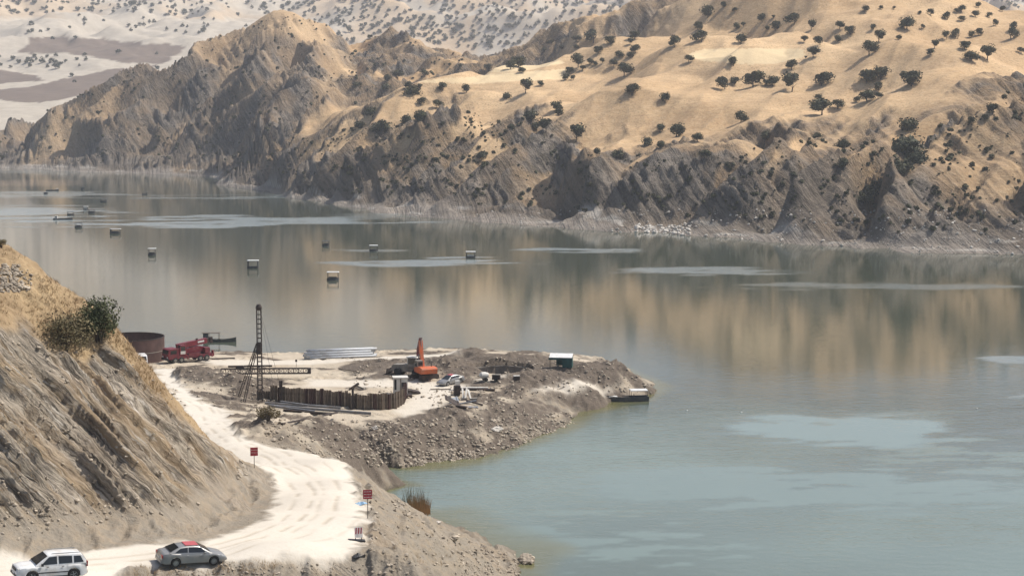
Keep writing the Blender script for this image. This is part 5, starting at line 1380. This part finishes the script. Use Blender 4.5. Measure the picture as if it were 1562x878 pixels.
MB().box((1.0, -1.2, .88), (1.6, .05, 1.66)).build('front_tarpaulin', M_tarp, e); MB().box((1.8, 0, .9), (.05, 2.3, 1.75)).build('side_tarpaulin', M_tarp, e); MB().box((-1.0, -1.24, 1.55), (2.2, .04, .36)).build('valance', M_tarp, e)
MB().box((-.2, 1.2, .9), (1.6, .05, 1.6)).build('back_tarpaulin', M_tarp, e)
p = site_pt(739, 581)
e = empty('concrete_mixer', (p.x, p.y, ground_z(p.x, p.y)), .3, 'small dusty white concrete mixer in front of the shaft ring', 'mixer')
MB().lathe([(.18, -.85), (.5, -.55), (.55, .1), (.38, .6), (.3, .62)], 18, (0, 0, .95), 'X').build('drum', M_offwhite, e, 'angle')
for s in (-1, 1):
    MB().lathe([(.08, -.07), (.32, -.07), (.32, .07), (.08, .07)], 16, (.1, s * .55, .32), 'Y').build('wheel', M_tyre, e); MB().bar((.1, s * .4, .3), (.1, s * .4, .95), .08).build('frame_leg', M_iron, e)
MB().bar((.2, 0, .4), (1.2, 0, .35), .08).build('tow_bar', M_iron, e)
p = site_pt(757, 581)
e = empty('generator', (p.x, p.y, ground_z(p.x, p.y)), -.2, 'dark wheeled generator beside the small concrete mixer', 'generator')
MB().box((0, 0, .65), (1.3, .75, .75), None, .92).build('housing', M_iron, e); MB().box((0, 0, 1.06), (1.36, .8, .06)).build('lid', M_greyp, e)
for s in (-1, 1): MB().lathe([(.06, -.06), (.26, -.06), (.26, .06), (.06, .06)], 14, (0, s * .45, .26), 'Y').build('wheel', M_tyre, e)
MB().bar((.6, 0, .35), (1.2, 0, .3), .07).build('tow_bar', M_iron, e)
p = site_pt(788, 579)
e = empty('tool_box', (p.x, p.y, ground_z(p.x, p.y)), .2, 'small dark box with a pale lid right of the generator', 'box')
MB().box((0, 0, .3), (.95, .6, .62)).build('case', M_iron, e); MB().box((0, 0, .65), (1.02, .66, .08)).build('lid', M_offwhite, e)
p = site_pt(452, 562)
e = empty('marker_post', (p.x, p.y, ground_z(p.x, p.y)), 0, 'short dark-headed marker post right of the end of the lattice boom', 'post')
MB().tube((0, 0, -.2), (0, 0, 1.2), .035, .03, 8).build('stem', M_iron, e); MB().box((0, 0, 1.35), (.34, .06, .4)).build('head', M_iron, e)
# scrap beside the track
rp = random.Random(12)
def scrap(px, py, size, mat, label, rot, nm='scrap_plate', lift=.15):
    p = site_pt(px, py); z = ground_z(p.x, p.y)
    q = Matrix.Rotation(rot[2], 3, 'Z') @ Matrix.Rotation(rot[1], 3, 'Y') @ Matrix.Rotation(rot[0], 3, 'X')
    m = MB().box((0, 0, 0), size, q)
    if size[2] < .1: m.box((q @ Vector((size[0] * .4, 0, .06))), (size[0] * .06, size[1], .1), q); m.box((q @ Vector((-size[0] * .4, 0, .06))), (size[0] * .06, size[1], .1), q)
    o = m.build(nm, mat); zmin = min(v.co.z for v in o.data.vertices)
    o.location = (p.x, p.y, z - zmin - .06); tag(o, label, 'scrap', 'scrap metal heaped beside the track')
scrap(690,620,(2.6,1.3,.06),M_iron,'black plate leaning at the left of the scrap heap',(.5,.5,.4))
scrap(692,614,(1.4,1.0,.05),M_pipe,'pale blue-grey sheet propped on the scrap heap',(.7,-.2,.2))
scrap(697,602,(.9,.8,1.5),M_iron,'dark upright drum-like block at the back of the scrap heap',(0,0.05,.3),'scrap_block')
scrap(698,594,(.7,.7,1.5),M_offwhite,'white upright box standing behind the scrap heap',(0,0,.2),'scrap_block')
scrap(706,606,(.25,2.2,.2),M_offwhite,'white slat leaning right of the white box',(.6,0,.1),'scrap_strip')
scrap(711,606,(.25,2.2,.2),M_offwhite,'second white slat leaning right of the white box',(.6,0,-.1),'scrap_strip')
scrap(716,607,(.25,2.0,.2),M_offwhite,'third white slat, farthest right of the three',(.6,0,.25),'scrap_strip')
scrap(712,616,(3.0,.3,.22),M_steel,'blue-grey bar across the middle of the scrap heap',(0,-.12,.35),'scrap_bar')
scrap(724,617,(2.6,.3,.22),M_iron,'dark bar sloping at the right end of the scrap heap',(0,.2,-.3),'scrap_bar')
scrap(718,621,(2.2,.8,.06),M_steel,'flat grey sheet lying in front of the scrap heap',(.1,.05,.1))
scrap(704,622,(1.6,.5,.3),M_iron,'dark offcut lying at the front of the scrap heap',(.1,.1,-.3),'scrap_bar')
scrap(722,610,(1.2,.6,.4),M_greyp,'grey crate at the right rear of the scrap heap',(0,0,.2),'scrap_block')
scrap(630,601,(2.2,1.0,.35),M_iron,'black folded sheet lying right of the site cabin',(.2,.25,.5),'scrap_bar')
scrap(622,606,(1.3,.8,.5),M_iron,'dark lump between the cabin and the end of the wall',(.2,0,.1),'scrap_block')
scrap(540,594,(1.8,.3,.3),M_iron,'dark beam end poking up behind the wall',(0,-.5,.5),'scrap_bar')
scrap(548,594,(1.5,.3,.3),M_greyp,'grey beam end crossing the dark one behind the wall',(0,.45,.3),'scrap_bar')
scrap(720,592,(5.0,.6,.25),M_offwhite,'long pale plank pile right of the silver car',(0,0,.02),'scrap_bar')
scrap(728,595,(5.5,.5,.3),M_iron,'long dark beam lying in front of the pale plank pile',(0,0.02,-.05),'scrap_bar')
scrap(672,594,(3.2,.35,.2),M_wood,'brown timber lying in front of the silver car',(0,0,.05),'scrap_bar')

# ------------------------------------------------------------------ boats and floating shelters
def hull_mesh(L, W, D, mat, name='hull', sheer=.35, free=.5):
    rings = []
    for k in range(15):
        f = k / 14; x = -L / 2 + L * f
        wf = W / 2 * (1 - max(0, (f - .55) / .45) ** 2.2 * .96) * (1 - max(0, (.12 - f) / .12) * .18)
        zt = free + sheer * max(0, (f - .5) / .5) ** 2 + .06 * max(0, (.2 - f) / .2)
        zb = -D + D * 1.1 * max(0, (f - .78) / .22) ** 2
        t = .06
        rings.append([Vector((x, -wf, zt)), Vector((x, -wf * .93, zb * .4)), Vector((x, -wf * .62, zb)), Vector((x, wf * .62, zb)), Vector((x, wf * .93, zb * .4)), Vector((x, wf, zt)),
                      Vector((x, wf * .86, zt)), Vector((x, wf * .8, .02)), Vector((x, -wf * .8, .02)), Vector((x, -wf * .86, zt))])
    return MB().rings(rings).mesh(name, mat)
HULLS = {}
def get_hull(L, W, D, mat, free=.5, sheer=.35):
    k = (L, W, D, mat.name, free, sheer)
    if k not in HULLS: HULLS[k] = hull_mesh(L, W, D, mat, 'hull', sheer, free)
    return HULLS[k]
gR = 'covered boats and floats moored on the open water'
def floater(px, py, label, W, Dp, H, roof, side=None, rz=0.0, hull=M_hull):
    p = at_z(px, py, 0)
    e = empty('roofed_float', (p[0], p[1], 0), rz, label, 'boat', gR)
    inst('hull', get_hull(round(W * 1.02, 2), round(Dp * .8, 2), .25, hull, .55, .1), (0, 0, 0), 0, 1, e)
    for x in (-.44, .44):
        for y in (-.36, .36): MB().bar((x * W, y * Dp, .2), (x * W, y * Dp, H), .1).build('post', M_iron, e)
    MB().box((0, 0, H + .05), (W * 1.04, Dp, .13), None, .97).build('roof', roof, e)
    if side:
        for s_ in side:
            if s_ in 'lr': MB().box(((-.47 if s_ == 'l' else .47) * W, 0, H * .55), (.06, Dp * .8, H * .8)).build('side_screen', M_hull, e)
            else: MB().box((0, -.3 * Dp, .75), (W * .7, .1, .5)).build('cargo', M_offwhite if s_ == 'w' else M_hull, e)
    return e
floater(718,393,'white-roofed float on the bright streak in the middle of the lake',3.0,2.4,1.9,M_roofw,'lrw')
floater(570,383,'float with a dark left screen, left of the white-roofed one',2.7,2.2,1.9,M_roofw,'l',.1)
floater(497,375,'small boat with a tilted dark roof above the middle floats',2.4,1.9,1.7,M_hull,'d',.3)
floater(508,427,'nearest float, low dark hull under a thin pale roof',3.2,2.2,2.2,M_roofw,'d')
floater(386,409,'float with dark screens on both sides and a white roof',3.2,2.4,2.3,M_roofw,'lr')
floater(232,389,'small float under a thin white roof near the left shore hill',2.4,2.0,2.1,M_roofw,'d')
floater(176,356,'dark boat under a long white roof, left of the white-roofed small float',3.9,2.0,1.7,M_roofw,'ld',-.05)
floater(120,347,'dark boat with a curved dark roof below the pale water band',2.8,2.0,1.8,M_hull,'d')
floater(140,325,'small dark roofed boat with a reddish roof on the pale water band',2.9,1.9,1.6,M_rust,'d')
floater(108,328,'little dark boat left of the reddish-roofed one',2.8,1.8,1.4,M_hull,None)
floater(131,320,'tiny white-roofed boat above the reddish-roofed one',2.0,1.6,1.5,M_roofw,'w')
floater(158,308,'small dark boat with an open canopy in the far left water',3.0,1.8,1.5,M_hull,'r')
floater(126,289,'tiny dark boat, farthest on the left water',1.9,1.5,1.3,M_hull,'d')
floater(221,297,'tiny grey boat far out toward the rocky mountain',2.6,1.8,1.4,M_hull,'r')
floater(70,296,'tiny dark boat below the far long boat',2.2,1.6,.9,M_hull,'d')
def long_boat(px, py, L, W, label, rz, hull, canopy=None, cab=None, group=None, free=.55, sheer=.4):
    p = at_z(px, py, 0)
    e = empty('long_boat', (p[0], p[1], 0), rz, label, 'boat', group)
    inst('hull', get_hull(L, W, .3, hull, free, sheer), (0, 0, 0), 0, 1, e)
    for k in range(3): MB().box((-L * .2 + k * L * .2, 0, free * .7), (.25, W * .78, .05)).build('thwart', M_wood, e)
    if canopy:
        x0, x1, H, mat = canopy
        for x in (x0 + .1, x1 - .1):
            for s in (-1, 1): MB().bar((x, s * W * .4, free - .1), (x, s * W * .4, H), .06).build('post', M_iron, e)
        MB().box(((x0 + x1) / 2, 0, H + .04), (x1 - x0, W * 1.0, .09), None, .97).build('canopy', mat, e)
    if cab:
        x0, x1, H, mat = cab
        c_ = MB().box(((x0 + x1) / 2, 0, (free + H) / 2), (x1 - x0, W * .7, H - free + .3)).build('wheelhouse', mat, e)
        MB().box(((x0 + x1) / 2, -W * .36, H - .35), ((x1 - x0) * .6, .03, .4)).build('window', M_glass, c_)
    return e
long_boat(96, 335, 8.0, 1.7, 'long dark boat with a white stern cabin on the pale water band', math.radians(2), M_hull, None, (-3.3, -2.2, 1.5, M_offwhite), gR)
long_boat(80, 291, 7.0, 1.6, 'far long thin boat with a white bow near the left shore', math.radians(4), M_hull, (1.8, 3.2, 1.2, M_roofw), None, gR)
o = long_boat(338, 521, 6.0, 1.5, 'slim grey-green boat with a flat stern canopy behind the red crane', math.radians(0), M_hullg, None, None, None, .5, .5)
MB().box((-2.1, 0, 1.85), (3.6, 1.5, .1)).build('canopy', M_wood, o); MB().box((-3.2, 0, 1.1), (.9, 1.2, 1.5)).build('canopy_end', M_hull, o)
for x in (-2.6, -.5):
    for s in (-1, 1): MB().bar((x, s * .55, .4), (x, s * .55, 1.85), .06).build('post', M_iron, o)
b_ = long_boat(957, 611, 6.9, 1.9, 'dark blue-grey boat with a white canopy moored at the tip of the made ground', math.radians(180 + 6), M_hull, (-3.3, -.4, 1.75, M_roofw), None, None, .75, .2)
MB().box((2.4, 0, .78), (1.4, 1.1, .06)).build('bow_deck', M_roofw, b_)
for px, py, w in [(1048,626,'left'), (1131,629,'middle'), (1490,623,'right')]:
    p = at_z(px, py, 0)
    o = MB().lathe([(.04, -.1), (.12, -.06), (.15, .03), (.11, .12), (.03, .15)], 12).build('float', M_roofw, None, True); o.location = p
    tag(o, f'{w}most of three tiny white floats on the open water', 'float', 'white net floats')

# ------------------------------------------------------------------ summer haze
def build_haze():
    t = bpy.data.materials.new('haze_air'); t.use_nodes = True
    n, l = t.node_tree.nodes, t.node_tree.links
    n.clear()
    o = n.new('ShaderNodeOutputMaterial'); v = n.new('ShaderNodeVolumePrincipled')
    v.inputs['Color'].default_value = (0.88, 0.92, 1.0, 1); v.inputs['Density'].default_value = 0.00011
    v.inputs['Anisotropy'].default_value = 0.2
    l.new(v.outputs[0], o.inputs['Volume'])
    x, y0, y1, z0, z1 = 3600, -150, 4850, -26, 640
    V = [(sx * x, y, z) for z in (z0, z1) for y in (y0, y1) for sx in (-1, 1)]
    F = [(0, 2, 3, 1), (4, 5, 7, 6), (0, 1, 5, 4), (2, 6, 7, 3), (0, 4, 6, 2), (1, 3, 7, 5)]
    me = bpy.data.meshes.new('haze'); me.from_pydata(V, [], F); me.materials.append(t)
    ob = bpy.data.objects.new('haze', me); ob['kind'] = 'stuff'; col.objects.link(ob)
build_haze()
